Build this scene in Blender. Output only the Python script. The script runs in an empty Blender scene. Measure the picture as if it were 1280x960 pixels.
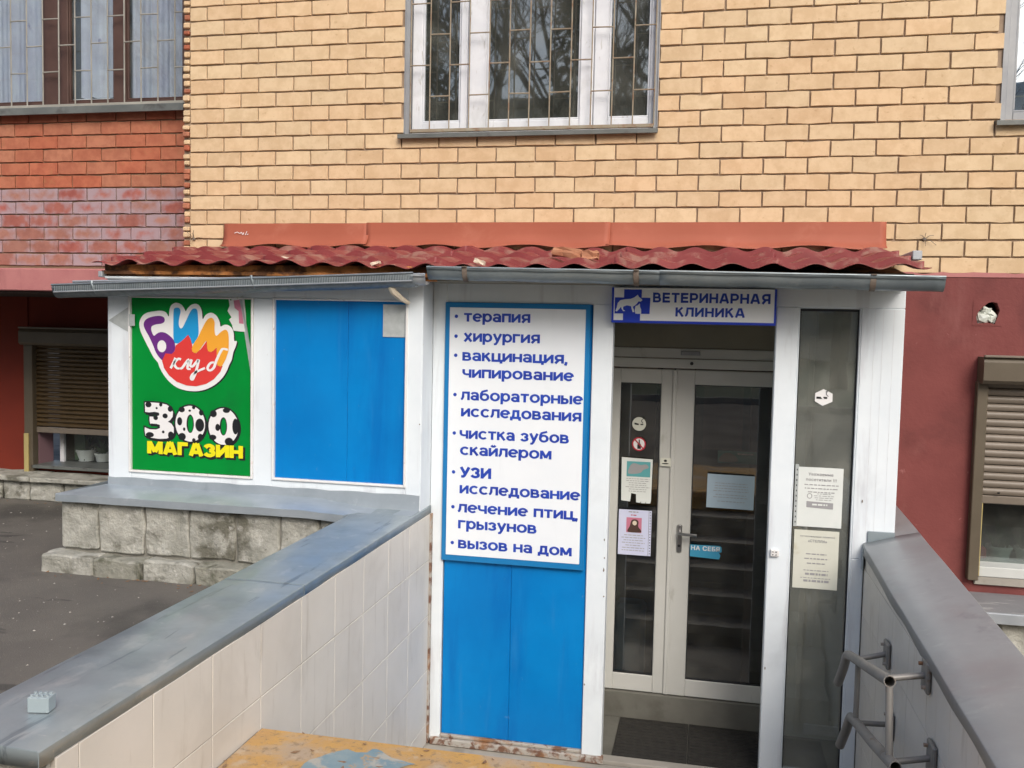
import bpy, bmesh, math, random
from mathutils import Vector, Matrix, noise
R = math.radians
random.seed(7)
sc = bpy.context.scene
COL = sc.collection

# ------------------------------------------------------------------ camera
def make_camera():
    f, yaw, pitch, roll = 1146.72, 0.210169, 0.0617229, 0.0220423
    fw = Vector((-math.sin(yaw)*math.cos(pitch), math.cos(yaw)*math.cos(pitch), -math.sin(pitch)))
    rt = Vector((math.cos(yaw), math.sin(yaw), 0)); up = rt.cross(fw)
    r2 = math.cos(roll)*rt + math.sin(roll)*up
    u2 = -math.sin(roll)*rt + math.cos(roll)*up
    cd = bpy.data.cameras.new('camera'); c = bpy.data.objects.new('camera', cd); COL.objects.link(c)
    cd.sensor_fit = 'HORIZONTAL'; cd.sensor_width = 36; cd.lens = 36*f/1280
    cd.clip_start = .05; cd.clip_end = 2000
    m = Matrix((r2, u2, -fw)).transposed().to_4x4(); m.translation = Vector((3, -5.908, 1.5167))
    c.matrix_world = m; sc.camera = c
make_camera()

# ------------------------------------------------------------------ sky, sun, exposure
SUN_EL, SUN_AZ = R(39), R(153)          # azimuth clockwise from +Y: behind the viewer, a little to the right
w = bpy.data.worlds.new('World'); sc.world = w; w.use_nodes = True
nt = w.node_tree; bg = nt.nodes['Background']
sk = nt.nodes.new('ShaderNodeTexSky'); sk.sky_type = 'NISHITA'; sk.sun_disc = False
sk.sun_elevation = SUN_EL; sk.sun_rotation = SUN_AZ; sk.air_density = 1.0; sk.dust_density = 4.0; sk.ozone_density = 1.0
nt.links.new(sk.outputs[0], bg.inputs[0]); bg.inputs[1].default_value = 0.14
sd = bpy.data.lights.new('sun', 'SUN'); sd.energy = 1.3; sd.angle = R(30); sd.color = (1, .975, .93)
so = bpy.data.objects.new('sun', sd); COL.objects.link(so)
so.rotation_euler = Vector((math.sin(SUN_AZ)*math.cos(SUN_EL), math.cos(SUN_AZ)*math.cos(SUN_EL), math.sin(SUN_EL))).to_track_quat('Z', 'Y').to_euler()
sc.view_settings.view_transform = 'Standard'; sc.view_settings.look = 'None'
sc.view_settings.exposure = 0.55; sc.view_settings.gamma = 1
sc.cycles.max_bounces = 8; sc.cycles.transparent_max_bounces = 16

# ------------------------------------------------------------------ materials
def S(*c):                              # sRGB 0-255 -> linear
    o = []
    for v in c:
        v /= 255
        o.append(v/12.92 if v <= .04045 else ((v+.055)/1.055)**2.4)
    return tuple(o)+(1,)
def mat(name, c1, c2=None, scale=4, rough=.75, metal=0, bump=.15, bscale=60, rand=0, stains=(), contrast=.5, coord='pos', spec=.5, stretch=(1, 1, 1), rvar=0, bdist=.002):
    m = bpy.data.materials.new(name); m.use_nodes = True
    n, l = m.node_tree.nodes, m.node_tree.links
    b = n['Principled BSDF']
    b.inputs['Roughness'].default_value = rough; b.inputs['Metallic'].default_value = metal
    b.inputs['Specular IOR Level'].default_value = spec
    if coord == 'pos':
        src = n.new('ShaderNodeNewGeometry').outputs['Position']
    else:
        tc = n.new('ShaderNodeTexCoord').outputs['Object']
        oi = n.new('ShaderNodeObjectInfo')
        va = n.new('ShaderNodeVectorMath'); va.operation = 'MULTIPLY_ADD'
        cv = n.new('ShaderNodeCombineXYZ'); l.new(oi.outputs['Random'], cv.inputs[0]); l.new(oi.outputs['Random'], cv.inputs[2])
        va.inputs[1].default_value = (37, 0, 91); l.new(cv.outputs[0], va.inputs[0]); l.new(tc, va.inputs[2])
        src = va.outputs[0]
    def mapped(sv):
        mp = n.new('ShaderNodeMapping'); mp.inputs['Scale'].default_value = sv; l.new(src, mp.inputs[0]); return mp.outputs[0]
    base = mapped(stretch)
    def nz(sc_, vec=None, det=5, dist=0.):
        t = n.new('ShaderNodeTexNoise'); t.inputs['Scale'].default_value = sc_; t.inputs['Detail'].default_value = det
        t.inputs['Roughness'].default_value = .6; t.inputs['Distortion'].default_value = dist
        l.new(vec or base, t.inputs['Vector']); return t.outputs['Fac']
    def ramp(x, a, b_):
        r = n.new('ShaderNodeMapRange'); r.inputs[1].default_value = a; r.inputs[2].default_value = b_; r.interpolation_type = 'SMOOTHSTEP'
        l.new(x, r.inputs[0]); return r.outputs[0]
    def mix(fac, a, b_):
        x = n.new('ShaderNodeMix'); x.data_type = 'RGBA'
        if isinstance(fac, float): x.inputs[0].default_value = fac
        else: l.new(fac, x.inputs[0])
        for i, v in ((6, a), (7, b_)):
            if isinstance(v, tuple): x.inputs[i].default_value = v
            else: l.new(v, x.inputs[i])
        return x.outputs[2]
    col = c1
    if c2: col = mix(ramp(nz(scale), .5-.25/max(contrast, .01)*.5, .5+.25/max(contrast, .01)*.5), c1, c2)
    for st in stains:                    # (colour, scale, lo, hi, strength, stretch)
        sc_, lo, hi, k = st[1], st[2], st[3], st[4]; sv = st[5] if len(st) > 5 else (1, 1, 1)
        f_ = ramp(nz(sc_, mapped(sv), 8, .3), lo, hi)
        mm = n.new('ShaderNodeMath'); mm.operation = 'MULTIPLY'; mm.inputs[1].default_value = k; l.new(f_, mm.inputs[0])
        col = mix(mm.outputs[0], col, st[0])
    if rand:
        oi = n.new('ShaderNodeObjectInfo'); hs = n.new('ShaderNodeHueSaturation')
        r1 = n.new('ShaderNodeMapRange'); l.new(oi.outputs['Random'], r1.inputs[0]); r1.inputs[3].default_value = 1-rand; r1.inputs[4].default_value = 1+rand
        l.new(r1.outputs[0], hs.inputs['Value'])
        fr = n.new('ShaderNodeMath'); fr.operation = 'MULTIPLY'; fr.inputs[1].default_value = 7.31; l.new(oi.outputs['Random'], fr.inputs[0])
        fc = n.new('ShaderNodeMath'); fc.operation = 'FRACT'; l.new(fr.outputs[0], fc.inputs[0])
        r2 = n.new('ShaderNodeMapRange'); l.new(fc.outputs[0], r2.inputs[0]); r2.inputs[3].default_value = .5-rand*.09; r2.inputs[4].default_value = .5+rand*.07
        l.new(r2.outputs[0], hs.inputs['Hue'])
        r3 = n.new('ShaderNodeMapRange'); l.new(fc.outputs[0], r3.inputs[0]); r3.inputs[3].default_value = 1+rand*.8; r3.inputs[4].default_value = 1-rand*.9
        l.new(r3.outputs[0], hs.inputs['Saturation'])
        if isinstance(col, tuple): hs.inputs['Color'].default_value = col
        else: l.new(col, hs.inputs['Color'])
        col = hs.outputs[0]
    if isinstance(col, tuple): b.inputs['Base Color'].default_value = col
    else: l.new(col, b.inputs['Base Color'])
    if rvar:
        rr = n.new('ShaderNodeMapRange'); l.new(nz(scale*2.3), rr.inputs[0]); rr.inputs[1].default_value = .3; rr.inputs[2].default_value = .7
        rr.inputs[3].default_value = rough-rvar; rr.inputs[4].default_value = rough+rvar; l.new(rr.outputs[0], b.inputs['Roughness'])
    if bump:
        bp = n.new('ShaderNodeBump'); bp.inputs['Strength'].default_value = bump; bp.inputs['Distance'].default_value = bdist
        l.new(nz(bscale, None, 4), bp.inputs['Height']); l.new(bp.outputs[0], b.inputs['Normal'])
    return m
def glass(name, tint=(.8, .85, .83, 1), refl=.12, rough=.0, film=.015):
    m = bpy.data.materials.new(name); m.use_nodes = True
    n, l = m.node_tree.nodes, m.node_tree.links
    n.remove(n['Principled BSDF']); out = n['Material Output']
    tr = n.new('ShaderNodeBsdfTransparent'); tr.inputs[0].default_value = tint
    gl = n.new('ShaderNodeBsdfGlossy'); gl.inputs['Roughness'].default_value = rough; gl.inputs['Color'].default_value = (.9, .95, 1, 1)
    fr = n.new('ShaderNodeLayerWeight'); fr.inputs[0].default_value = .5
    pw = n.new('ShaderNodeMath'); pw.operation = 'POWER'; pw.inputs[1].default_value = 5; l.new(fr.outputs['Facing'], pw.inputs[0])
    ad = n.new('ShaderNodeMath'); ad.operation = 'ADD'; ad.inputs[1].default_value = refl+.04; ad.use_clamp = True; l.new(pw.outputs[0], ad.inputs[0])
    bp = n.new('ShaderNodeBump'); bp.inputs['Strength'].default_value = .05; bp.inputs['Distance'].default_value = .01
    tn = n.new('ShaderNodeTexNoise'); tn.inputs['Scale'].default_value = 2.5; l.new(tn.outputs['Fac'], bp.inputs['Height']); l.new(bp.outputs[0], gl.inputs['Normal'])
    geo = n.new('ShaderNodeNewGeometry'); l.new(geo.outputs['Position'], tn.inputs['Vector'])
    mx = n.new('ShaderNodeMixShader'); l.new(ad.outputs[0], mx.inputs[0]); l.new(tr.outputs[0], mx.inputs[1]); l.new(gl.outputs[0], mx.inputs[2])
    # thin dirt film, raised on some panes to paint in pale reflections
    df = n.new('ShaderNodeBsdfDiffuse'); df.inputs[0].default_value = (.45, .45, .4, 1)
    t2 = n.new('ShaderNodeTexNoise'); t2.inputs['Scale'].default_value = 6; t2.inputs['Detail'].default_value = 8; l.new(geo.outputs['Position'], t2.inputs['Vector'])
    r2 = n.new('ShaderNodeMapRange'); r2.inputs[1].default_value = .4; r2.inputs[2].default_value = .8; r2.inputs[3].default_value = film; r2.inputs[4].default_value = film*2+.06; l.new(t2.outputs['Fac'], r2.inputs[0])
    m2 = n.new('ShaderNodeMixShader'); l.new(r2.outputs[0], m2.inputs[0]); l.new(mx.outputs[0], m2.inputs[1]); l.new(df.outputs[0], m2.inputs[2])
    l.new(m2.outputs[0], out.inputs[0]); return m

RUST = S(110, 55, 25)
M = {}
M['yb'] = mat('yellow_brick', (.56, .40, .235, 1), (.635, .47, .29, 1), 14, .85, bump=.3, bscale=120, rand=.055, coord='obj', contrast=.8,
              stains=[((.36, .22, .10, 1), 30, .60, .72, .45), ((.62, .46, .28, 1), 9, .55, .75, .5)])
M['rb'] = mat('red_brick', (.33, .105, .055, 1), (.42, .15, .08, 1), 12, .85, bump=.35, bscale=110, rand=.07, coord='obj', contrast=.8,
              stains=[((.30, .17, .07, 1), 20, .58, .75, .5)])
M['mortar'] = mat('mortar', (.23, .165, .115, 1), (.33, .25, .18, 1), 9, .95, bump=.5, bscale=90)
M['mortar_red'] = mat('red_wall_mortar', (.16, .10, .065, 1), (.24, .16, .10, 1), 9, .95, bump=.5, bscale=90)
M['plaster'] = mat('red_plaster', (.150, .034, .031, 1), (.185, .046, .042, 1), 3, .8, bump=.5, bscale=45, bdist=.004,
                   stains=[((.105, .024, .022, 1), 1.8, .46, .66, .7), ((.22, .075, .068, 1), 3.2, .54, .72, .6, (1, 1, .45)), ((.34, .14, .13, 1), 16, .68, .73, .5)])
M['plaster_light'] = mat('pale_red_plaster', (.36, .13, .13, 1), (.42, .17, .16, 1), 5, .8, bump=.4, bscale=50, stains=[((.24, .08, .08, 1), 4, .5, .75, .5, (2, 2, .4))])
M['shop_red'] = mat('orange_red_plaster', (.14, .013, .003, 1), (.17, .017, .004, 1), 3, .8, bump=.3)  # red deepened to carry some of the recess shade
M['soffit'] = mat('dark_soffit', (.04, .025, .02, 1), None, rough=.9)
M['white'] = mat('white_paint', (.66, .72, .765, 1), (.73, .785, .82, 1), 3, .42, bump=.12, bscale=14, rvar=.08,
                 stains=[((.50, .52, .56, 1), 5, .52, .72, .55, (2.5, 2.5, .25)), ((.42, .36, .28, 1), 26, .70, .78, .5), ((.40, .42, .44, 1), 1.6, .55, .8, .45)])
M['white_old'] = mat('old_white_paint', (.58, .60, .64, 1), (.70, .72, .75, 1), 4, .5, bump=.4, bscale=30,
                     stains=[((.35, .33, .30, 1), 18, .60, .70, .6, (2, 2, .5)), ((.45, .46, .46, 1), 4, .5, .7, .5)])
M['bead'] = mat('rusty_white_bead', (.66, .65, .63, 1), (.72, .72, .72, 1), 5, .5, bump=.3,
                stains=[((.26, .11, .05, 1), 22, .64, .70, .8), ((.45, .30, .2, 1), 7, .62, .74, .5)])
M['rusty'] = mat('rusty_steel', (.33, .31, .28, 1), (.42, .40, .36, 1), 8, .7, bump=.6, bscale=60,
                 stains=[((.13, .055, .03, 1), 16, .45, .58, .95), ((.28, .14, .06, 1), 7, .5, .65, .7)])
M['dark_rust'] = mat('dark_rusty_steel', (.11, .075, .055, 1), (.20, .17, .14, 1), 20, .75, bump=.5)
M['blue'] = mat('blue_panel', (.0, .155, .46, 1), (.0, .20, .54, 1), 1.8, .42, spec=.25, bump=.3, bscale=5, bdist=.006, rvar=.05,
                stains=[((.0, .10, .38, 1), 2.2, .48, .7, .6, (2.2, 2.2, .22)), ((.04, .21, .50, 1), 4, .56, .8, .4, (3, 3, .3)), ((.10, .24, .46, 1), 28, .66, .74, .35, (1, 1, .6)), ((.02, .06, .16, 1), 60, .74, .77, .6)])
M['blue_border'] = mat('blue_sign_border', (.006, .16, .40, 1), (.008, .18, .44, 1), 3, .4, bump=.05)
M['sign_white'] = mat('white_sign_sheet', (.72, .765, .81, 1), (.76, .80, .835, 1), 2, .35, bump=.08, bscale=6, bdist=.004, stains=[((.64, .68, .71, 1), 5, .55, .8, .4, (2, 2, .4))])
M['sign_gloss'] = mat('white_plastic_sign', (.82, .85, .88, 1), None, rough=.3, bump=0)
M['navy'] = mat('navy_print', (.012, .040, .34, 1), (.016, .065, .44, 1), 8, .4, bump=0)
M['cross_blue'] = mat('blue_print', (.012, .045, .50, 1), None, rough=.4, bump=0)
M['green'] = mat('green_sign_film', (.0, .20, .028, 1), (.0, .24, .035, 1), 2, .45, spec=.15, bump=.15, bscale=5, bdist=.006, stains=[((.005, .13, .03, 1), 1.6, .5, .75, .6)])
for k, c in dict(p_white=(.74, .74, .74, 1), p_purple=(.13, .02, .20, 1), p_cyan=(.01, .28, .60, 1), p_orange=(.76, .34, .03, 1), p_red=(.62, .04, .035, 1),
                 p_black=(.012, .013, .016, 1), p_yellow=(.75, .68, .01, 1), p_grey=(.30, .30, .31, 1), p_teal=(.10, .34, .36, 1), p_pink=(.50, .17, .25, 1),
                 p_crimson=(.42, .02, .04, 1), p_sky=(.05, .30, .48, 1)).items():
    M[k] = mat(k[2:]+'_print', c, None, rough=.4, bump=0)
M['galv'] = mat('galvanised_sheet', (.26, .31, .335, 1), (.35, .405, .425, 1), 3.2, .38, metal=.35, bump=.10, bscale=9, bdist=.006, rvar=.1,
                stains=[((.46, .49, .49, 1), 9, .56, .68, .55, (1, .5, 1)), ((.13, .17, .19, 1), 2.2, .5, .72, .65), ((.52, .53, .51, 1), 30, .66, .72, .7, (.5, 1.4, 1)), ((.10, .13, .15, 1), 7, .60, .66, .5, (2.5, .3, 1))])
M['galv_pale'] = mat('pale_galvanised_sheet', (.34, .37, .40, 1), (.44, .47, .50, 1), 4, .42, metal=.4, bump=.12, bscale=10, bdist=.006, stains=[((.6, .62, .64, 1), 12, .6, .75, .5)])
M['galv_sill'] = mat('bluish_zinc_sill', (.33, .38, .42, 1), (.43, .48, .52, 1), 4, .4, metal=.45, bump=.12, bscale=10, bdist=.006, stains=[((.6, .63, .66, 1), 12, .6, .75, .5), ((.18, .21, .24, 1), 3, .52, .75, .5)])
M['galv_mauve'] = mat('weathered_mauve_sheet', (.19, .195, .205, 1), (.25, .25, .26, 1), 3, .55, metal=.2, bump=.12, bscale=9, bdist=.006,
                      stains=[((.46, .47, .46, 1), 11, .57, .68, .75, (.5, 1.8, 1)), ((.5, .5, .48, 1), 45, .68, .74, .6), ((.34, .30, .30, 1), 3, .5, .7, .5), ((.14, .135, .14, 1), 4, .55, .75, .4)])
M['gutter'] = mat('gutter_zinc', (.17, .205, .225, 1), (.26, .30, .315, 1), 4, .42, metal=.5, bump=.12, bscale=14, rvar=.1,
                  stains=[((.13, .11, .085, 1), 9, .62, .75, .6, (.6, 1, 3)), ((.36, .40, .42, 1), 5, .58, .75, .6)])
M['gutter_mesh'] = mat('ribbed_zinc', (.16, .19, .21, 1), (.24, .27, .29, 1), 30, .5, metal=.5, bump=.3, bscale=200)
M['roof'] = mat('red_roof_tile', (.175, .026, .028, 1), (.24, .05, .048, 1), 4, .5, spec=.35, bump=.25, bscale=60,
                stains=[((.34, .21, .16, 1), 8, .50, .66, .65), ((.12, .03, .03, 1), 5, .55, .75, .5), ((.42, .35, .28, 1), 40, .70, .76, .6)])
M['flash'] = mat('orange_red_flashing', (.30, .082, .045, 1), (.35, .10, .058, 1), 1.5, .6, spec=.3, bump=.1, bscale=8, bdist=.006, stains=[((.45, .17, .11, 1), 4, .55, .78, .4), ((.28, .07, .045, 1), 3, .58, .8, .4)])
M['rustwood'] = mat('rotten_fascia', (.40, .14, .035, 1), (.55, .25, .08, 1), 9, .9, bump=.8, bscale=50, stains=[((.07, .03, .015, 1), 8, .45, .6, .9), ((.55, .40, .25, 1), 16, .66, .74, .6)])
M['tile'] = mat('beige_wall_tile', (.60, .575, .52, 1), (.65, .62, .565, 1), 3, .5, bump=.12, bscale=180, rand=.03,
                stains=[((.48, .45, .40, 1), 2, .48, .7, .5), ((.42, .38, .32, 1), 5, .56, .74, .55, (1, 3, .4)), ((.30, .25, .20, 1), 45, .70, .75, .5)])
M['grout'] = mat('pale_grout', (.46, .43, .38, 1), (.33, .30, .26, 1), 2.6, .95, bump=.3)
M['asphalt'] = mat('asphalt', (.105, .096, .084, 1), (.145, .132, .113, 1), 1.6, .9, bump=.9, bscale=160, bdist=.006,
                   stains=[((.18, .165, .14, 1), 130, .58, .72, .6), ((.05, .047, .041, 1), 1.1, .46, .64, .75), ((.55, .54, .5, 1), 38, .735, .75, .9), ((.30, .28, .25, 1), 70, .665, .69, .8), ((.035, .033, .03, 1), 3.1, .60, .66, .6, (.5, 1.6, 1))])
M['galv_cap'] = mat('grey_zinc_cap', (.26, .275, .285, 1), (.33, .345, .355, 1), 2.5, .42, metal=.25, bump=.12, bscale=9, bdist=.006,
                      stains=[((.42, .43, .43, 1), 8, .58, .72, .5, (.7, 1.3, 1)), ((.5, .5, .48, 1), 50, .69, .75, .6), ((.27, .235, .24, 1), 2, .48, .7, .5), ((.15, .155, .165, 1), 5, .56, .72, .45)])
M['stone'] = mat('rough_grey_stone', (.25, .25, .215, 1), (.42, .415, .37, 1), 8, .92, bump=1.0, bscale=38, bdist=.012, coord='pos',
                 stains=[((.09, .085, .06, 1), 5, .52, .66, .85), ((.52, .51, .47, 1), 11, .56, .68, .6), ((.08, .075, .055, 1), 24, .64, .70, .7)])
M['stone_joint'] = mat('stone_joint_mortar', (.17, .165, .14, 1), (.26, .25, .22, 1), 12, .95, bump=.5)
M['stone_dark'] = mat('mossy_stone', (.20, .20, .165, 1), (.29, .285, .24, 1), 8, .95, bump=1.0, bscale=34, bdist=.012,
                      stains=[((.07, .072, .045, 1), 7, .5, .66, .9), ((.42, .41, .37, 1), 13, .6, .72, .5)])
M['concrete'] = mat('worn_concrete', (.27, .255, .225, 1), (.35, .33, .29, 1), 3, .9, bump=.5, bscale=80, stains=[((.16, .145, .12, 1), 4, .52, .7, .6)])
M['concrete_shaded'] = mat('shaded_concrete', (.105, .104, .088, 1), (.15, .147, .128, 1), 3, .9, bump=.5, bscale=80, stains=[((.09, .085, .07, 1), 5, .52, .7, .7)])  # concrete with the vestibule's shade put into its colour
M['landing'] = mat('yellow_painted_concrete', (.50, .29, .075, 1), (.40, .25, .11, 1), 5, .9, bump=.8, bscale=70, bdist=.004,
                   stains=[((.36, .29, .22, 1), 3.4, .46, .60, .85), ((.24, .17, .10, 1), 34, .55, .66, .75), ((.45, .36, .26, 1), 14, .56, .66, .6), ((.13, .10, .07, 1), 90, .62, .70, .7)])
M['bluepaint'] = mat('worn_blue_floor_paint', (.14, .23, .28, 1), (.22, .29, .31, 1), 12, .9, bump=.8, bscale=70, stains=[((.38, .36, .31, 1), 9, .52, .62, .85), ((.42, .27, .12, 1), 16, .58, .66, .8)])
M['frame'] = mat('door_white_frame', (.46, .465, .44, 1), (.51, .515, .49, 1), 2, .5, bump=.15, bscale=20, stains=[((.30, .29, .25, 1), 14, .62, .75, .5, (1, 1, .4)), ((.10, .09, .07, 1), 40, .74, .77, .7)])
M['header'] = mat('khaki_header_board', (.20, .19, .15, 1), (.24, .23, .18, 1), 2, .7, bump=.2)
M['inner_wall'] = mat('vestibule_wall', (.48, .50, .49, 1), (.54, .56, .55, 1), 2, .7, bump=.2)
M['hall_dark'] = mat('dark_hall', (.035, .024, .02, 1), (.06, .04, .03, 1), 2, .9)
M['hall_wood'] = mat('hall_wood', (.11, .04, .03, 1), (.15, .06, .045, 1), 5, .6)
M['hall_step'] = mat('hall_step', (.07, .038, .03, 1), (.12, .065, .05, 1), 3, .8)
M['mat_rubber'] = mat('rubber_mat', (.017, .016, .014, 1), (.028, .026, .022, 1), 20, .9, bump=.8, bscale=150, bdist=.004)
M['steel'] = mat('grey_painted_pipe', (.20, .195, .18, 1), (.26, .25, .235, 1), 5, .5, metal=.3, bump=.2, stains=[((.15, .085, .045, 1), 12, .58, .68, .7)])
M['chrome'] = mat('satin_handle', (.45, .45, .45, 1), None, rough=.3, metal=1, bump=0)
M['shutter'] = mat('brown_shutter', (.085, .068, .045, 1), (.105, .085, .058, 1), 5, .5, bump=.1)
M['shutter_shaded'] = mat('shaded_brown_shutter', (.060, .036, .012, 1), (.075, .047, .018, 1), 5, .55, bump=.1)  # slat brown darkened to carry the shade of the left recess
M['shutter_edge'] = mat('brown_shutter_slat', (.15, .125, .098, 1), (.18, .15, .12, 1), 5, .45, bump=.1)
M['brown_wood'] = mat('brown_window_frame', (.055, .025, .018, 1), (.08, .04, .03, 1), 6, .6, bump=.2)
M['grille'] = mat('rusty_beige_bar', (.30, .27, .20, 1), (.24, .18, .12, 1), 9, .6, bump=.2, stains=[((.20, .10, .05, 1), 16, .52, .66, .8)])
M['grille_pale'] = mat('pale_bar', (.33, .32, .28, 1), (.24, .23, .20, 1), 6, .6, bump=.2)
M['sill'] = mat('grey_window_sill', (.10, .11, .105, 1), (.16, .17, .16, 1), 4, .5, metal=.2, bump=.15, stains=[((.05, .045, .04, 1), 6, .55, .7, .6)])
M['trim_grey'] = mat('grey_window_trim', (.24, .25, .265, 1), (.32, .33, .34, 1), 4, .5, metal=.2, bump=.1)
M['curtain'] = mat('lilac_curtain', (.42, .45, .52, 1), (.33, .35, .45, 1), 3, .85, bump=.2, stains=[((.16, .15, .26, 1), 9, .63, .69, .8, (1, 1, .6)), ((.48, .53, .56, 1), 2, .5, .7, .6, (3, 3, .3)), ((.22, .22, .32, 1), 5, .56, .70, .5, (2, 2, .5))])
M['glass_dark'] = glass('window_glass', (.60, .66, .64, 1), .10, rough=.02, film=.045)
M['glass_sky'] = glass('sky_reflecting_glass', (.7, .8, .88, 1), .30, film=.05)
M['glass_door'] = glass('door_glass', (.62, .58, .52, 1), .07, film=.006)
M['glass_side'] = glass('side_glass', (.78, .80, .76, 1), .09, film=.10)  # heavy film stands in for pale street reflections
M['glass_clear'] = glass('thin_glass', (.93, .95, .95, 1), .0)
M['room'] = mat('dark_room', (.05, .055, .05, 1), (.09, .095, .09, 1), 1.4, .9)
M['paper'] = mat('paper', (.60, .64, .62, 1), (.66, .69, .67, 1), 6, .7, bump=.1)
M['paper_blue'] = mat('bluish_paper', (.34, .44, .52, 1), (.38, .48, .56, 1), 6, .7, bump=.1)
M['paper_lilac'] = mat('lilac_paper', (.52, .55, .72, 1), (.56, .59, .75, 1), 6, .6, bump=.1)
M['paper_old'] = mat('yellowed_paper', (.55, .56, .48, 1), (.60, .61, .54, 1), 3, .7, bump=.1, stains=[((.45, .42, .30, 1), 8, .55, .7, .6)])
M['pot'] = mat('white_plastic_pot', (.60, .62, .60, 1), None, rough=.5, bump=0)
M['leaf'] = mat('dark_leaf', (.03, .06, .025, 1), (.05, .09, .04, 1), 9, .6, bump=0)
M['yellow_strip'] = mat('yellow_strip', (.42, .34, .13, 1), (.36, .30, .13, 1), 4, .7, bump=.1)
M['pinkwall'] = mat('mauve_reveal', (.22, .13, .15, 1), None, rough=.8)
M['whitesill'] = mat('white_sill', (.52, .54, .52, 1), (.46, .48, .46, 1), 4, .6, bump=.1)
M['foam'] = mat('crumpled_white_foam', (.62, .66, .60, 1), (.50, .53, .48, 1), 12, .8, bump=.5, bscale=40)
M['black'] = mat('dark_hole', (.006, .006, .006, 1), None, rough=1, bump=0)
M['brickbit'] = mat('orange_brick_fragment', (.36, .15, .08, 1), (.42, .21, .12, 1), 20, .9, bump=.6)
M['palebit'] = mat('pale_rubble', (.60, .52, .40, 1), (.66, .58, .46, 1), 20, .9, bump=.6)
M['gritmat'] = mat('pale_grit', (.30, .28, .25, 1), (.42, .40, .36, 1), 3, .9, bump=.3)
M['litter'] = mat('dry_leaf_litter', (.16, .075, .035, 1), (.26, .17, .10, 1), 60, .9, bump=0)
M['block'] = mat('grey_blue_block_plastic', (.30, .36, .38, 1), (.34, .40, .42, 1), 12, .5, bump=.1)
M['bark'] = mat('dark_bark', (.055, .045, .035, 1), (.09, .075, .06, 1), 6, .95, bump=.6, bscale=20)
M['needle'] = mat('evergreen_needles', (.03, .055, .028, 1), (.045, .075, .035, 1), 6, .8, bump=0)
M['facade'] = mat('far_house_wall', (.42, .36, .30, 1), (.48, .42, .36, 1), .6, .9)
M['tape'] = mat('grey_tape', (.33, .36, .36, 1), (.42, .45, .45, 1), 20, .5, bump=.6, bscale=70)
def mauve_brick():
    """Red bricks under a thin mauve whitewash that has rubbed off the middle of each brick."""
    m = mat('whitewashed_red_brick', (.27, .10, .075, 1), (.33, .135, .10, 1), 14, .9, bump=.4, bscale=100, rand=.12, coord='obj', contrast=.8)
    n, l = m.node_tree.nodes, m.node_tree.links; b = n['Principled BSDF']
    old = b.inputs['Base Color'].links[0].from_socket
    geo = n.new('ShaderNodeTexCoord'); oi = n.new('ShaderNodeObjectInfo')
    mp = n.new('ShaderNodeMapping'); mp.inputs['Scale'].default_value = (7.5, 0, 20); l.new(geo.outputs['Object'], mp.inputs[0])
    ln = n.new('ShaderNodeVectorMath'); ln.operation = 'LENGTH'; l.new(mp.outputs[0], ln.inputs[0])
    g2 = n.new('ShaderNodeNewGeometry'); t = n.new('ShaderNodeTexNoise'); t.inputs['Scale'].default_value = 16; t.inputs['Detail'].default_value = 8; l.new(g2.outputs['Position'], t.inputs['Vector'])
    t3 = n.new('ShaderNodeTexNoise'); t3.inputs['Scale'].default_value = 4; l.new(g2.outputs['Position'], t3.inputs['Vector'])
    a = n.new('ShaderNodeMath'); a.operation = 'MULTIPLY_ADD'; a.inputs[1].default_value = 2.4; l.new(t.outputs['Fac'], a.inputs[0]); l.new(ln.outputs['Value'], a.inputs[2])
    a2 = n.new('ShaderNodeMath'); a2.operation = 'MULTIPLY_ADD'; a2.inputs[1].default_value = 1.0; l.new(oi.outputs['Random'], a2.inputs[0]); l.new(a.outputs[0], a2.inputs[2])
    a3 = n.new('ShaderNodeMath'); a3.operation = 'MULTIPLY_ADD'; a3.inputs[1].default_value = 1.2; l.new(t3.outputs['Fac'], a3.inputs[0]); l.new(a2.outputs[0], a3.inputs[2])
    r = n.new('ShaderNodeMapRange'); r.inputs[1].default_value = 2.45; r.inputs[2].default_value = 3.75; r.interpolation_type = 'SMOOTHSTEP'; l.new(a3.outputs[0], r.inputs[0])
    mx = n.new('ShaderNodeMix'); mx.data_type = 'RGBA'; l.new(r.outputs[0], mx.inputs[0]); l.new(old, mx.inputs[6]); mx.inputs[7].default_value = (.33, .245, .265, 1)
    l.new(mx.outputs[2], b.inputs['Base Color']); return m
M['mauve'] = mauve_brick()

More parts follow.
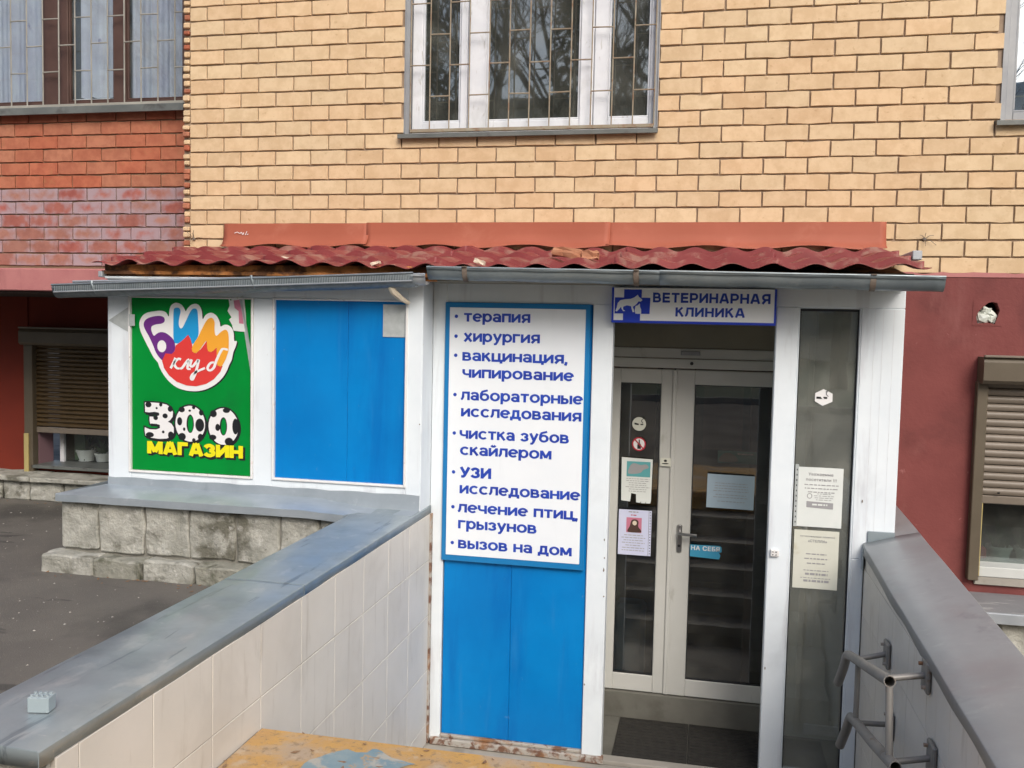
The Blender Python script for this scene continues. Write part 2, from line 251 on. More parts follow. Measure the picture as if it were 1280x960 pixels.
# ------------------------------------------------------------------ object helpers
WL = {}                                  # world location of every object
def reg(o, parent, loc):
    COL.objects.link(o); loc = Vector(loc)
    if parent is not None: o.parent = parent; o.location = loc-WL[parent.name]
    else: o.location = loc
    WL[o.name] = loc; return o
def thing(name, label, cat, loc, group=None):
    o = bpy.data.objects.new(name, None); o.empty_display_size = .1; reg(o, None, loc)
    o['label'] = label; o['category'] = cat
    if group: o['group'] = group
    return o
def tag(o, label=None, cat=None, group=None, kind=None):
    for k, v in (('label', label), ('category', cat), ('group', group), ('kind', kind)):
        if v: o[k] = v
    return o
class MB:
    def __init__(s): s.v, s.f = [], []
    def add(s, vs, fs):
        b = len(s.v); s.v += [tuple(v) for v in vs]; s.f += [tuple(b+i for i in f) for f in fs]; return s
    def box(s, x0, x1, y0, y1, z0, z1, c=0.):
        if x0 > x1: x0, x1 = x1, x0
        if y0 > y1: y0, y1 = y1, y0
        if z0 > z1: z0, z1 = z1, z0
        if c <= 0:
            return s.add([(x, y, z) for z in (z0, z1) for y in (y0, y1) for x in (x0, x1)],
                         [(0, 2, 3, 1), (4, 5, 7, 6), (0, 1, 5, 4), (2, 6, 7, 3), (0, 4, 6, 2), (1, 3, 7, 5)])
        c = min(c, (x1-x0)*.45, (y1-y0)*.45, (z1-z0)*.45)
        bm = bmesh.new()
        vs = [bm.verts.new((x, y, z)) for z in (z0, z1) for y in (y0, y1) for x in (x0, x1)]
        for f in [(0, 2, 3, 1), (4, 5, 7, 6), (0, 1, 5, 4), (2, 6, 7, 3), (0, 4, 6, 2), (1, 3, 7, 5)]: bm.faces.new([vs[i] for i in f])
        bmesh.ops.bevel(bm, geom=list(bm.edges), offset=c, segments=1, affect='EDGES')
        bm.verts.index_update()
        s.add([v.co[:] for v in bm.verts], [[v.index for v in f.verts] for f in bm.faces]); bm.free(); return s
    def tube(s, pts, r, n=10, caps=True):
        pts = [Vector(p) for p in pts]; rs = r if isinstance(r, (list, tuple)) else [r]*len(pts)
        b = len(s.v); prev = None
        for i, p in enumerate(pts):
            d = (pts[min(i+1, len(pts)-1)]-pts[max(i-1, 0)]).normalized()
            if prev is None:
                a = d.orthogonal().normalized()
            else:
                a = (prev-d*prev.dot(d)); a = a.normalized() if a.length > 1e-6 else d.orthogonal().normalized()
            prev = a; c = d.cross(a)
            for k in range(n):
                t = 2*math.pi*k/n; s.v.append(tuple(p+(a*math.cos(t)+c*math.sin(t))*rs[i]))
        for i in range(len(pts)-1):
            for k in range(n):
                k2 = (k+1) % n; s.f.append((b+i*n+k, b+i*n+k2, b+(i+1)*n+k2, b+(i+1)*n+k))
        if caps:
            s.f.append(tuple(b+k for k in range(n))[::-1]); s.f.append(tuple(b+(len(pts)-1)*n+k for k in range(n)))
        return s
    def lathe(s, cx, cy, prof, n=20):
        b = len(s.v)
        for r, z in prof:
            for k in range(n): t = 2*math.pi*k/n; s.v.append((cx+r*math.cos(t), cy+r*math.sin(t), z))
        for i in range(len(prof)-1):
            for k in range(n): k2 = (k+1) % n; s.f.append((b+i*n+k, b+i*n+k2, b+(i+1)*n+k2, b+(i+1)*n+k))
        return s
    def extrude_x(s, prof, x0, x1, closed=False):        # profile in (y,z) swept along x
        b = len(s.v); n = len(prof)
        for x in (x0, x1):
            for y, z in prof: s.v.append((x, y, z))
        for i in range(n if closed else n-1): j = (i+1) % n; s.f.append((b+i, b+j, b+n+j, b+n+i))
        return s
    def build(s, name, m, parent=None, smooth=False, loc=None, fix=True):
        me = bpy.data.meshes.new(name)
        xs = list(zip(*s.v))
        c = Vector(loc) if loc else Vector([(min(a)+max(a))/2 for a in xs])
        me.from_pydata([tuple(Vector(v)-c) for v in s.v], [], s.f); me.materials.append(M[m] if isinstance(m, str) else m)
        if fix:
            bm = bmesh.new(); bm.from_mesh(me); bmesh.ops.recalc_face_normals(bm, faces=bm.faces); bm.to_mesh(me); bm.free()
        if smooth:
            for p in me.polygons: p.use_smooth = True
            try: me.set_sharp_from_angle(angle=R(38))
            except Exception: pass
        o = bpy.data.objects.new(name, me); reg(o, parent, c); return o
def box(name, m, parent, *b, c=.004, label=None):
    o = MB().box(*b, c=c).build(name, m, parent)
    if label: o['label'] = label
    return o
def subdiv_noise(o, cuts, amp, sc_=12, seed=0, yonly=False):
    me = o.data; bm = bmesh.new(); bm.from_mesh(me)
    bmesh.ops.subdivide_edges(bm, edges=list(bm.edges), cuts=cuts, use_grid_fill=True)
    off = o.location+Vector((seed*3.1, 0, 0))
    for v in bm.verts:
        d = noise.noise_vector((v.co+off)*sc_)*amp
        v.co += Vector((0, d.y, 0)) if yonly else d
    bm.to_mesh(me); bm.free(); return o

# 2D print shapes: curves filled and laid in the plane y = const
def catmull(pts, k=4):
    out = []; n = len(pts)
    for i in range(n):
        p0, p1, p2, p3 = [Vector(pts[(i+j-1) % n]) for j in range(4)]
        for t in [q/k for q in range(k)]:
            out.append(tuple(.5*((2*p1)+(-p0+p2)*t+(2*p0-5*p1+4*p2-p3)*t*t+(-p0+3*p1-3*p2+p3)*t**3)))
    return out
def ell(cx, cy, rx, ry, n=28): return [(cx+rx*math.cos(2*math.pi*i/n), cy+ry*math.sin(2*math.pi*i/n)) for i in range(n)]
def flat(name, polys, y, m, parent, offset=0., depth=.0):
    cu = bpy.data.curves.new(name, 'CURVE'); cu.dimensions = '2D'; cu.fill_mode = 'BOTH'; cu.offset = offset; cu.extrude = depth
    for p in polys:
        sp = cu.splines.new('POLY'); sp.points.add(len(p)-1)
        for q, (a, b) in zip(sp.points, p): q.co = (a, b, 0, 1)
        sp.use_cyclic_u = True
    return curve_to_mesh(cu, name, y, m, parent)
def curve_to_mesh(cu, name, y, m, parent, fit=None):
    t = bpy.data.objects.new('tmp', cu); COL.objects.link(t)
    dg = bpy.context.evaluated_depsgraph_get(); me = bpy.data.meshes.new_from_object(t.evaluated_get(dg))
    bpy.data.objects.remove(t); me.materials.clear(); me.materials.append(M[m])
    vs = [v.co.copy() for v in me.vertices]
    if not vs: return None
    x0, x1 = min(v.x for v in vs), max(v.x for v in vs); z0, z1 = min(v.y for v in vs), max(v.y for v in vs)
    if fit:                              # fit = (left, right, baseline, scale_z)
        L_, R_, Zb, sz = fit
        f_ = lambda v: (L_+(v.x-x0)/(x1-x0)*(R_-L_), Zb+v.y*sz)
    else: f_ = lambda v: (v.x, v.y)
    P = [f_(v) for v in vs]
    c = Vector(((min(p[0] for p in P)+max(p[0] for p in P))/2, y, (min(p[1] for p in P)+max(p[1] for p in P))/2))
    for v, p in zip(me.vertices, P): v.co = (p[0]-c.x, 0-(v.co.z), p[1]-c.z)
    me.name = name
    o = bpy.data.objects.new(name, me); reg(o, parent, c); return o
def text(name, body, y, m, parent, left, right, base, height, bold=.035, shear=0., depth=0.):
    """height = cap height in metres"""
    cu = bpy.data.curves.new(name, 'FONT'); cu.body = body; cu.size = 1; cu.offset = 0; cu.resolution_u = 4; cu.shear = shear; cu.fill_mode = 'BOTH'
    cu.space_character = 1.03+bold*2.2
    sx = bold*height/.70*1.15; sz = bold*height/.70*.75
    o = curve_to_mesh(cu, name, y, m, parent, (left+sx, right-sx, base+sz*.5, (height-sz)/.70))
    me = o.data; vs = [v.co.copy() for v in me.vertices]; fs = [tuple(p.vertices) for p in me.polygons]
    V, F = [], []
    for k, (dx, dz) in enumerate(((0, 0), (-1, -1), (1, -1), (-1, 1), (1, 1), (-1, 0), (1, 0), (0, 1), (0, -1))):
        b = len(V); V += [(v.x+dx*sx, v.y-k*.00003, v.z+dz*sz) for v in vs]; F += [tuple(b+i for i in f) for f in fs]
    me2 = bpy.data.meshes.new(name); me2.from_pydata(V, [], F); me2.materials.append(M[m]); o.data = me2
    return o
# a heavy, wide grotesque drawn from strokes (unit height, baseline 0)
def _arc(cx, cy, rx, ry, a0, a1, n=14): return [(cx+rx*math.cos(R(a0+(a1-a0)*i/n)), cy+ry*math.sin(R(a0+(a1-a0)*i/n))) for i in range(n+1)]
_I = [[(.11, 0), (.11, 1)], [(.79, 0), (.79, 1)]]
GLY = {
 'Т': (.85, [[(0, .9), (.85, .9)], [(.425, 0), (.425, .85)]]), 'Е': (.8, [[(.78, .9), (.11, .9), (.11, .1), (.8, .1)], [(.15, .5), (.74, .5)]]),
 'Р': (.86, [[(.11, 0), (.11, .9)]+_arc(.5, .64, .25, .26, 90, -90)+[(.15, .38)]]), 'А': (1.0, [[(.1, 0), (.43, 1)], [(.9, 0), (.57, 1)], [(.44, .93), (.56, .93)], [(.25, .3), (.75, .3)]]),
 'П': (.9, [[(.11, 0), (.11, .9), (.79, .9), (.79, 0)]]), 'И': (.9, _I+[[(.14, .14), (.76, .86)]]),
 'Я': (.9, [[(.79, 0), (.79, .9)]+_arc(.4, .65, .25, .25, 90, 270)+[(.75, .4)], [(.10, 0), (.42, .4)]]), 'Х': (.9, [[(.1, 0), (.8, 1)], [(.1, 1), (.8, 0)]]),
 'Г': (.74, [[(.11, 0), (.11, .9), (.74, .9)]]), 'В': (.88, [[(.11, 0), (.11, .9)]+_arc(.47, .705, .2, .195, 90, -90)+[(.15, .51)], [(.45, .51)]+_arc(.5, .305, .25, .205, 90, -90)+[(.15, .1)]]),
 'К': (.86, [[(.11, 0), (.11, 1)], [(.16, .46), (.72, 1)], [(.36, .62), (.78, 0)]]), 'Ц': (.98, [[(.11, 1), (.11, .1), (.93, .1), (.93, -.22)], [(.74, 1), (.74, .1)]]),
 'Ч': (.88, [[(.11, 1), (.11, .62), (.2, .45), (.38, .4), (.75, .4)], [(.77, 0), (.77, 1)]]), 'О': (1.0, [_arc(.5, .5, .385, .4, 0, 360, 24)]),
 'Л': (.9, [[(.0, .1), (.12, .14), (.21, .38), (.24, .9), (.79, .9), (.79, 0)]]), 'Н': (.9, _I+[[(.15, .5), (.75, .5)]]),
 'Ы': (1.1, [[(.11, 1), (.11, .1)]+_arc(.4, .33, .23, .23, -90, 90)+[(.15, .56)], [(.98, 0), (.98, 1)]]), 'С': (.92, [_arc(.5, .5, .385, .4, 42, 318, 20)]),
 'Д': (1.0, [[(.08, -.22), (.08, .1), (.92, .1), (.92, -.22)], [(.2, .12), (.29, .4), (.31, .9), (.76, .9), (.76, .12)]]),
 'З': (.8, [[(.08, .72)]+_arc(.38, .70, .27, .2, 150, -90), _arc(.38, .3, .30, .2, 90, -150)+[(.07, .27)]]), 'М': (1.1, [[(.11, 0), (.11, 1)], [(.99, 0), (.99, 1)], [(.15, .95), (.55, .15)], [(.95, .95), (.55, .15)]]),
 'У': (.9, [[(.1, 1), (.46, .36)], [(.82, 1), (.42, .2), (.32, .1), (.12, .1)]]), 'Б': (.86, [[(.76, .9), (.11, .9), (.11, .1)]+_arc(.48, .33, .25, .23, -90, 90)+[(.15, .56)]]),
 ',': (.26, [[(.13, .2), (.13, .02), (.06, -.2)]]), ' ': (.42, []),
 'е': (.94, [[(.16, .5), (.80, .5)], _arc(.48, .5, .375, .4, 0, 318, 22)]), 'а': (.88, [[(.12, .72), (.22, .87), (.42, .9), (.64, .86), (.74, .68), (.75, 0)], _arc(.41, .31, .28, .21, 0, 360, 18)]),
 'р': (.96, [[(.11, -.34), (.11, 1)], _arc(.5, .5, .35, .4, 0, 360, 20)]), 'у': (.9, [[(.1, 1), (.47, .12)], [(.82, 1), (.42, .0), (.30, -.22), (.10, -.24)]]),
 'б': (.96, [_arc(.48, .44, .37, .35, 0, 360, 20), [(.11, .44), (.14, .85), (.26, 1.08), (.5, 1.16), (.8, 1.26)]]),
}
GLY['Й'] = (.9, GLY['И'][1]+[[(.24, 1.32), (.36, 1.18), (.54, 1.18), (.66, 1.32)]])
for c_ in 'тпияхгвкцчолнысдзйм': GLY[c_] = GLY[c_.upper()]
def stroke_text(name, body, y, m, parent, left, right, base, height, t=.20, gap=.16, dx=0., dz=0.):
    """one object per word"""
    pos, x = [], 0.
    for ch in body: pos.append(x); x += GLY[ch][0]+gap
    total = x-gap; sx = (right-left)/total; out = []
    words = []; cur = None
    for i, ch in enumerate(body):
        if ch == ' ': cur = None; continue
        if cur is None: cur = []; words.append(cur)
        cur.append((ch, pos[i]))
    for wd_ in words:
        mb = MB(); k = 0
        for ch, x0 in wd_:
            for pl in GLY[ch][1]:
                closed = len(pl) > 4 and abs(pl[0][0]-pl[-1][0]) < 1e-6 and abs(pl[0][1]-pl[-1][1]) < 1e-6
                P = [Vector(p) for p in pl]; n = len(P); b = len(mb.v); k += 1; yy = y-.00004*k
                for i, p in enumerate(P):
                    pa = P[i-1] if i else (P[-2] if closed else None); pb = P[i+1] if i < n-1 else (P[1] if closed else None)
                    d1 = (p-pa).normalized() if pa is not None else None; d2 = (pb-p).normalized() if pb is not None else None
                    d = ((d1 if d1 else d2)+(d2 if d2 else d1)).normalized(); nn = Vector((-d.y, d.x)); ref = d1 if d1 else d2
                    w2 = t*.5*(1.05 if abs(d.y) > .7 else .92)/max(.55, abs(d.dot(ref)))
                    for sgn in (1, -1):
                        q = p+nn*w2*sgn; mb.v.append((left+dx+(x0+q.x)*sx, yy, base+dz+q.y*height))
                for i in range(n-1): mb.f.append((b+2*i, b+2*i+1, b+2*i+3, b+2*i+2))
        out.append(mb.build(name, m, parent, fix=False))
    return out
def ribbons(name, lines, wd, y, m, parent):
    mb = MB()
    for ln in lines:
        pts = [Vector(p) for p in ln]; w2 = wd
        q = []
        for i in range(len(pts)-1):
            for t in range(4):
                p0 = pts[max(i-1, 0)]; p1 = pts[i]; p2 = pts[i+1]; p3 = pts[min(i+2, len(pts)-1)]; s_ = t/4
                q.append(.5*((2*p1)+(-p0+p2)*s_+(2*p0-5*p1+4*p2-p3)*s_*s_+(-p0+3*p1-3*p2+p3)*s_**3))
        q.append(pts[-1]); b = len(mb.v)
        for i, p in enumerate(q):
            d = (q[min(i+1, len(q)-1)]-q[max(i-1, 0)]).normalized(); nn = Vector((-d.y, d.x))*w2*.5*(1.0+.5*abs(d.y))
            mb.v.append((p.x+nn.x, y, p.y+nn.y)); mb.v.append((p.x-nn.x, y, p.y-nn.y))
        for i in range(len(q)-1): mb.f.append((b+2*i, b+2*i+1, b+2*i+3, b+2*i+2))
    return mb.build(name, m, parent)

# ------------------------------------------------------------------ ground
def build_ground():
    mb = MB()
    big = 400
    # street level z=0 with the stair well and the lower strip on the right cut out (no overlaps)
    for x0, x1, y0, y1 in ((-big, 1.12, -big, 30), (1.12, 3.84, -big, -2.86), (3.84, 4.10, -big, -4.3), (4.10, big, -big, -4.3)):
        mb.add([(x0, y0, 0), (x1, y0, 0), (x1, y1, 0), (x0, y1, 0)], [(0, 1, 2, 3)])
    mb.add([(4.1, -4.3, -.45), (big, -4.3, -.45), (big, 30, -.45), (4.1, 30, -.45)], [(0, 1, 2, 3)])
    mb.add([(4.1, -4.3, -.45), (big, -4.3, -.45), (big, -4.3, 0), (4.1, -4.3, 0)], [(0, 1, 2, 3)])
    tag(mb.build('ground', 'asphalt', None, fix=False, loc=(0, 0, 0)), kind='structure')
    # stair well floor and steps
    tag(MB().box(1.41, 3.9, -1.6, .02, -1.2, -1.01).build('lower_floor', 'concrete'), kind='structure')
    st = MB()
    st.box(1.412, 3.838, -4.5, -2.832, -1.2, -.17)
    for i in range(5): st.box(1.412, 3.838, -2.83+i*.26+(.001 if i else 0), -2.83+(i+1)*.26, -1.2, -.17*(i+1))
    tag(st.build('steps', 'concrete'), kind='structure')
    la = MB().box(1.413, 3.838, -4.6, -2.83, -.16, .006, c=.01).build('landing', 'landing'); tag(la, kind='structure')
    bl = flat('floor_paint', [], 0, 'bluepaint', None) if False else None
    rr = random.Random(8); pts = catmull([(1.70, -3.10), (1.72, -3.0), (1.80, -2.93), (1.86, -2.94), (1.90, -2.90), (1.97, -2.95), (2.06, -2.97), (2.00, -3.04), (2.04, -3.12), (1.96, -3.2), (1.98, -3.35), (1.84, -3.3), (1.80, -3.18), (1.74, -3.2)], 3); pts = [(a+rr.uniform(-.007, .007), b+rr.uniform(-.007, .007)) for a, b in pts]
    mb = MB(); c = (1.9, -3.08)
    mb.v = [(p[0], p[1], .0105) for p in pts]; mb.f = [tuple(range(len(pts)))]
    tag(mb.build('worn_blue_paint', 'bluepaint', None, fix=False), kind='structure')
    # asphalt crumbs and litter: loose bits nobody would count
    rr = random.Random(3); mb = MB()
    for i in range(900):
        x = rr.uniform(-3.2, .95); y = rr.uniform(-3.9, .45)
        if x > -.95 and y > -1.3: continue
        r = rr.choice([.002, .003, .003, .004, .005, .008]) * rr.uniform(.7, 1.2)
        a = rr.uniform(0, 3); h = r*.7
        vs = [(x+r*math.cos(a+k*2.1)*rr.uniform(.7, 1.3), y+r*math.sin(a+k*2.1)*rr.uniform(.7, 1.3), .001) for k in range(3)]+[(x, y, h)]
        mb.add(vs, [(0, 1, 3), (1, 2, 3), (2, 0, 3), (0, 2, 1)])
    tag(mb.build('grit', 'gritmat', None), kind='stuff', label='pale chips and grit scattered on the asphalt left of the parapet')
build_ground()
def leaves():
    rr = random.Random(17); mb = MB()
    spots_ = [(rr.uniform(-.9, 1.0), -1.22-abs(rr.gauss(0, .05)), .002) for _ in range(46)]+[(1.42+abs(rr.gauss(0, .03)), rr.uniform(-4.2, -2.9), .008) for _ in range(16)]+[(rr.uniform(-3.4, -.9), .52+rr.uniform(-.06, .03), .002) for _ in range(30)]+[(rr.uniform(1.45, 2.6), -2.85-abs(rr.gauss(0, .25)), .008) for _ in range(22)]
    for x, y, z in spots_:
        r = rr.uniform(.006, .02); a = rr.uniform(0, 6.28); h = rr.uniform(.002, .008); e = rr.uniform(.3, .6)
        P = [(x+r*math.cos(a), y+r*math.sin(a), z+h), (x-r*e*math.sin(a), y+r*e*math.cos(a), z+h*.4), (x-r*math.cos(a), y-r*math.sin(a), z+h*.6), (x+r*e*math.sin(a), y-r*e*math.cos(a), z+.0005)]
        mb.add(P, [(0, 1, 2), (0, 2, 3)])
    tag(mb.build('leaf_litter', 'litter', None, fix=False), kind='stuff', label='dry brown leaf scraps along the foot of the stone plinth and walls')
leaves()

# ------------------------------------------------------------------ brick walls
BM = {}
def brick_mesh(wd, ht, var, m, dp=.07):
    k = (round(wd, 3), round(ht, 3), var, m)
    if k in BM: return BM[k]
    rr = random.Random(hash((k[0], k[1], var)) & 0xffff)
    c = .0022; nx = 5
    vs, fs = [], []
    # front outline with small chips, bevel ring, back ring
    out = []
    for i in range(nx): out.append((-wd/2+wd*i/(nx-1), ht/2))
    out.append((wd/2, 0))
    for i in range(nx): out.append((wd/2-wd*i/(nx-1), -ht/2))
    out.append((-wd/2, 0))
    n = len(out)
    jit = [(rr.uniform(-.0012, .0012), rr.uniform(-.0022, .0014)) for _ in out]
    if var % 3 == 0: j = rr.randrange(n); jit[j] = (jit[j][0], -.005 if out[j][1] > 0 else .005)
    front = []
    for (x, z), (jx, jz) in zip(out, jit):
        z2 = z+(jz if z > 0 else -jz if z < 0 else 0); x2 = x+jx
        front.append((x2, z2))
    for x, z in front: sx = 1-c*2/wd; sz = 1-c*2/ht; vs.append((x*sx, -dp/2, z*sz))
    for x, z in front: vs.append((x, -dp/2+c, z))
    for x, z in out: vs.append((x, dp/2, z))
    fs.append(tuple(range(n)))
    for a in (0, n):
        for i in range(n): j = (i+1) % n; fs.append((a+i, a+n+i, a+n+j, a+j))
    me = bpy.data.meshes.new('brick'); me.from_pydata(vs, [], fs)
    bm = bmesh.new(); bm.from_mesh(me); bmesh.ops.recalc_face_normals(bm, faces=bm.faces)
    # open at the back: make sure the front looks to -y
    ff = max(bm.faces, key=lambda f: len(f.verts))
    if ff.normal.y > 0: bmesh.ops.reverse_faces(bm, faces=bm.faces)
    bm.to_mesh(me); bm.free()
    me.materials.append(M[m]); BM[k] = me; return me
def brick_row_cells(z0, rowh, nrows, x_ref, pitch, xa, xb, holes, j=.009, par=0):
    cells = []
    for r in range(nrows):
        za, zb = z0+r*rowh, z0+(r+1)*rowh
        off = x_ref+((r+par) % 2)*pitch/2
        k0 = math.floor((xa-off)/pitch)
        x = off+k0*pitch
        while x < xb:
            segs = [(max(x, xa), min(x+pitch, xb))]
            for hx0, hx1, hz0, hz1 in holes:
                if za+.02 >= hz1 or zb-.02 <= hz0: continue
                ns = []
                for a, b in segs:
                    if b <= hx0 or a >= hx1: ns.append((a, b)); continue
                    if a < hx0: ns.append((a, hx0+j/2))
                    if b > hx1: ns.append((hx1-j/2, b))
                segs = ns
            for a, b in segs:
                if b-a > .045: cells.append((a, b, za, zb))
            x += pitch
    return cells
def lay_bricks(cells, y, parent, wall, visible, mfun, j=.0095, seed=1):
    """visible: cells seen in the photograph become bricks of their own, the others one joined mesh"""
    rr = random.Random(seed); stuff = {}
    vis = [c for c in cells if visible(c)]
    vis.sort(key=lambda c: -(c[1]-c[0])*10)
    own = set(vis[:298]); sms = {}
    for a, b, za, zb in cells:
        wd, ht = round((b-a-j)/.005)*.005, zb-za-j
        m = mfun((a+b)/2, (za+zb)/2)
        me = brick_mesh(wd, ht, rr.randrange(8), m)
        x, z = (a+b)/2+rr.uniform(-.0012, .0012), (za+zb)/2+rr.uniform(-.0012, .0012); yy = y+.035+rr.uniform(-.0016, .0016)
        rot = (rr.uniform(-.006, .006), rr.uniform(-.0035, .0035), rr.uniform(-.005, .005))
        if (a, b, za, zb) in own:
            o = bpy.data.objects.new('brick', me); reg(o, wall, (x, yy, z)); o.rotation_euler = rot
        else:
            d = sms.setdefault(m, MB()); d.add([(v.co.x+x, v.co.y+yy, v.co.z+z) for v in me.vertices], [tuple(p.vertices) for p in me.polygons])
    for m, d in sms.items():
        o = d.build('bricks', m, wall, fix=False); o['kind'] = 'stuff'

bld = thing('apartment_building', 'brick apartment house, yellow and red brick above dark red plaster, barred windows', 'building', (2, .2, 0))
# yellow wall slab (behind the bricks, mortar colour)
W1 = (.965, 2.635, 2.79, 4.45)           # middle window opening
W2 = (4.617, 6.2, 2.79, 4.45)            # right window opening
def slab(xs, zs, holes, y0, y1):
    mb = MB(); xs = sorted(xs); zs = sorted(zs)
    for a, b in zip(xs, xs[1:]):
        for c, d in zip(zs, zs[1:]):
            if any(h[0] < (a+b)/2 < h[1] and h[2] < (c+d)/2 < h[3] for h in holes): continue
            mb.box(a, b, y0, y1, c, d)
    return mb
wy = slab([-.612, W1[0], W1[1], W2[0], W2[1], 7.5], [1.86, 2.79, 4.45, 6.2], [W1, W2], .012, .30).build('yellow_wall', 'mortar', bld)
cells = brick_row_cells(1.89, .1, 43, -.481+.26*-1-.13, .26, -.613, 7.5, [W1, W2], par=0)
def vis_y(c):
    a, b, za, zb = c
    if a > 4.95 or za > 3.68: return False
    if zb < 2.01 and a < 4.0: return False
    if 1.98 < za < 2.18 and -.30 < a and b < 4.0: return False
    return True
lay_bricks(cells, 0, bld, wy, vis_y, lambda x, z: 'yb')
# toothed corner of broken bricks
rr = random.Random(5)
for i in range(20):
    z = 1.90+.1*i
    for k in range(2):
        hh = .032+rr.uniform(-.004, .008); zz = z+.045*k+rr.uniform(0, .006)
        m = ('rb' if rr.random() < .38 else 'yb')
        o = MB().box(-.668+rr.uniform(0, .012), -.616, -.004+rr.uniform(-.006, .008), .06, zz, zz+hh, c=.006).build('brick_fragment', m, wy)
box('corner_mortar', 'mortar', bld, -.664, -.613, .018, .38, 1.88, 4.2, c=0)
# red wall, set back
W3 = (-3.6, -.80, 3.13, 4.6)
wr = slab([-6, W3[0], W3[1], -.612], [1.88, 3.13, 4.6, 6], [W3], .392, .62).build('red_wall', 'mortar_red', bld)
cells = brick_row_cells(1.915, .1, 42, -1.468-.254*4-.127, .254, -6, -.62, [W3], j=.011, par=0)
lay_bricks(cells, .38, bld, wr, lambda c: c[0] > -2.75 and c[2] < 3.2, lambda x, z: 'mauve' if z < 2.515 else 'rb', seed=4)
# pink painted band and dark recess below
box('plaster_band', 'plaster_light', bld, -6, -.62, -.25, .9, 1.700, 1.857, c=.006)  # made to reach well forward so the recess below falls darker
box('band_top', 'plaster_light', bld, -6, -.62, .30, .9, 1.858, 1.892, c=0)
box('shop_wall', 'shop_red', bld, -6, -2.66, .86, 1.1, .17, 1.70, c=0)
box('shop_wall', 'shop_red', bld, -2.656, -.64, .87, 1.1, 1.42, 1.70, c=0)
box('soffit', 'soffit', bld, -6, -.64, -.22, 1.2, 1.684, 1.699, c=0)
box('recess_side_wall', 'shop_red', bld, -.66, -.622, .02, 1.2, -.05, 1.699, c=0)
# right plaster wall (lower storey), with the square of the vent hole cut in
HOLE = (4.522, 4.675, 1.59, 1.735)
W4 = (4.60, 6.0, .10, 1.27)
D0 = (2.39, 3.50, -1.0, 1.28)            # door opening
pw = slab([-.612, D0[0], D0[1], HOLE[0], W4[0], HOLE[1], W4[1], 7.5], [-1.3, -1.0, .10, W4[3], D0[3], HOLE[2], HOLE[3], 1.876], [HOLE, W4, D0], -.02, .30).build('plaster_wall', 'plaster', bld)
# irregular painted fringe over the lowest bricks
fr = MB(); rr = random.Random(9); N = 60
top = [(4.0+i*3.4/N, 1.893+.012*noise.noise((i*.35, 0, 0))+.008*rr.random()) for i in range(N+1)]
b0 = len(fr.v)
for x, z in top: fr.v.append((x, -.0245, 1.871)); fr.v.append((x, -.0235, z))
for i in range(N): fr.f.append((2*i, 2*i+2, 2*i+3, 2*i+1))
fr.build('paint_fringe', 'plaster_light', bld)
# broken vent: foam crumpled in a hole
hb = MB().box(HOLE[0]+.002, HOLE[1]-.002, .10, .12, HOLE[2]+.002, HOLE[3]-.002).build('vent_hole', 'black', bld)
def ring_cover():                        # plaster left standing round an irregular hole
    inner = [(4.545, 1.600), (4.60, 1.607), (4.64, 1.597), (4.655, 1.64), (4.665, 1.68), (4.648, 1.722), (4.622, 1.728), (4.60, 1.722), (4.575, 1.70), (4.552, 1.675), (4.538, 1.64)]
    outer = [(HOLE[0]-.004, HOLE[2]-.004), (4.60, HOLE[2]-.004), (HOLE[1]+.004, HOLE[2]-.004), (HOLE[1]+.004, 1.64), (HOLE[1]+.004, 1.69), (HOLE[1]+.004, HOLE[3]+.004), (4.63, HOLE[3]+.004), (4.60, HOLE[3]+.004), (HOLE[0]-.004, HOLE[3]+.004), (HOLE[0]-.004, 1.68), (HOLE[0]-.004, 1.64)]
    mb = MB(); n = len(inner)
    for x, z in outer: mb.v.append((x, -.0225, z))
    for x, z in inner: mb.v.append((x, -.0235, z))
    for x, z in inner: mb.v.append((x, .05, z))
    for i in range(n):
        j = (i+1) % n; mb.f.append((i, j, n+j, n+i)); mb.f.append((n+i, n+j, 2*n+j, 2*n+i))
    mb.build('broken_plaster', 'plaster', bld, fix=False)
ring_cover()
for (x, z, s, sd_) in ((4.575, 1.635, .034, 1), (4.615, 1.645, .032, 2), (4.590, 1.685, .026, 3), (4.635, 1.622, .022, 4)):
    bm = bmesh.new(); bmesh.ops.create_icosphere(bm, subdivisions=2, radius=s)
    mb = MB()
    for v in bm.verts:
        d = noise.noise_vector(v.co*38+Vector((sd_*5, 0, 0)))*.030; v.co += d
    bm.verts.index_update(); mb.add([(v.co.x+x, v.co.y*.7+.005, v.co.z+z) for v in bm.verts], [[v.index for v in f.verts] for f in bm.faces]); bm.free()
    f_ = mb.build('foam_lump', 'foam', bld)
    for p_ in f_.data.polygons: p_.use_smooth = False
for a, b, c_, d in ((4.505, 4.70, 1.772, 1.775), (4.505, 4.70, 1.574, 1.577)):
    pass
vp_ = MB()
for (x0, x1, z0, z1) in ((4.508, 4.688, 1.766, 1.770), (4.500, 4.700, 1.574, 1.578), (4.506, 4.510, 1.578, 1.766), (4.694, 4.698, 1.578, 1.766)): vp_.box(x0, x1, -.0235, -.015, z0, z1)


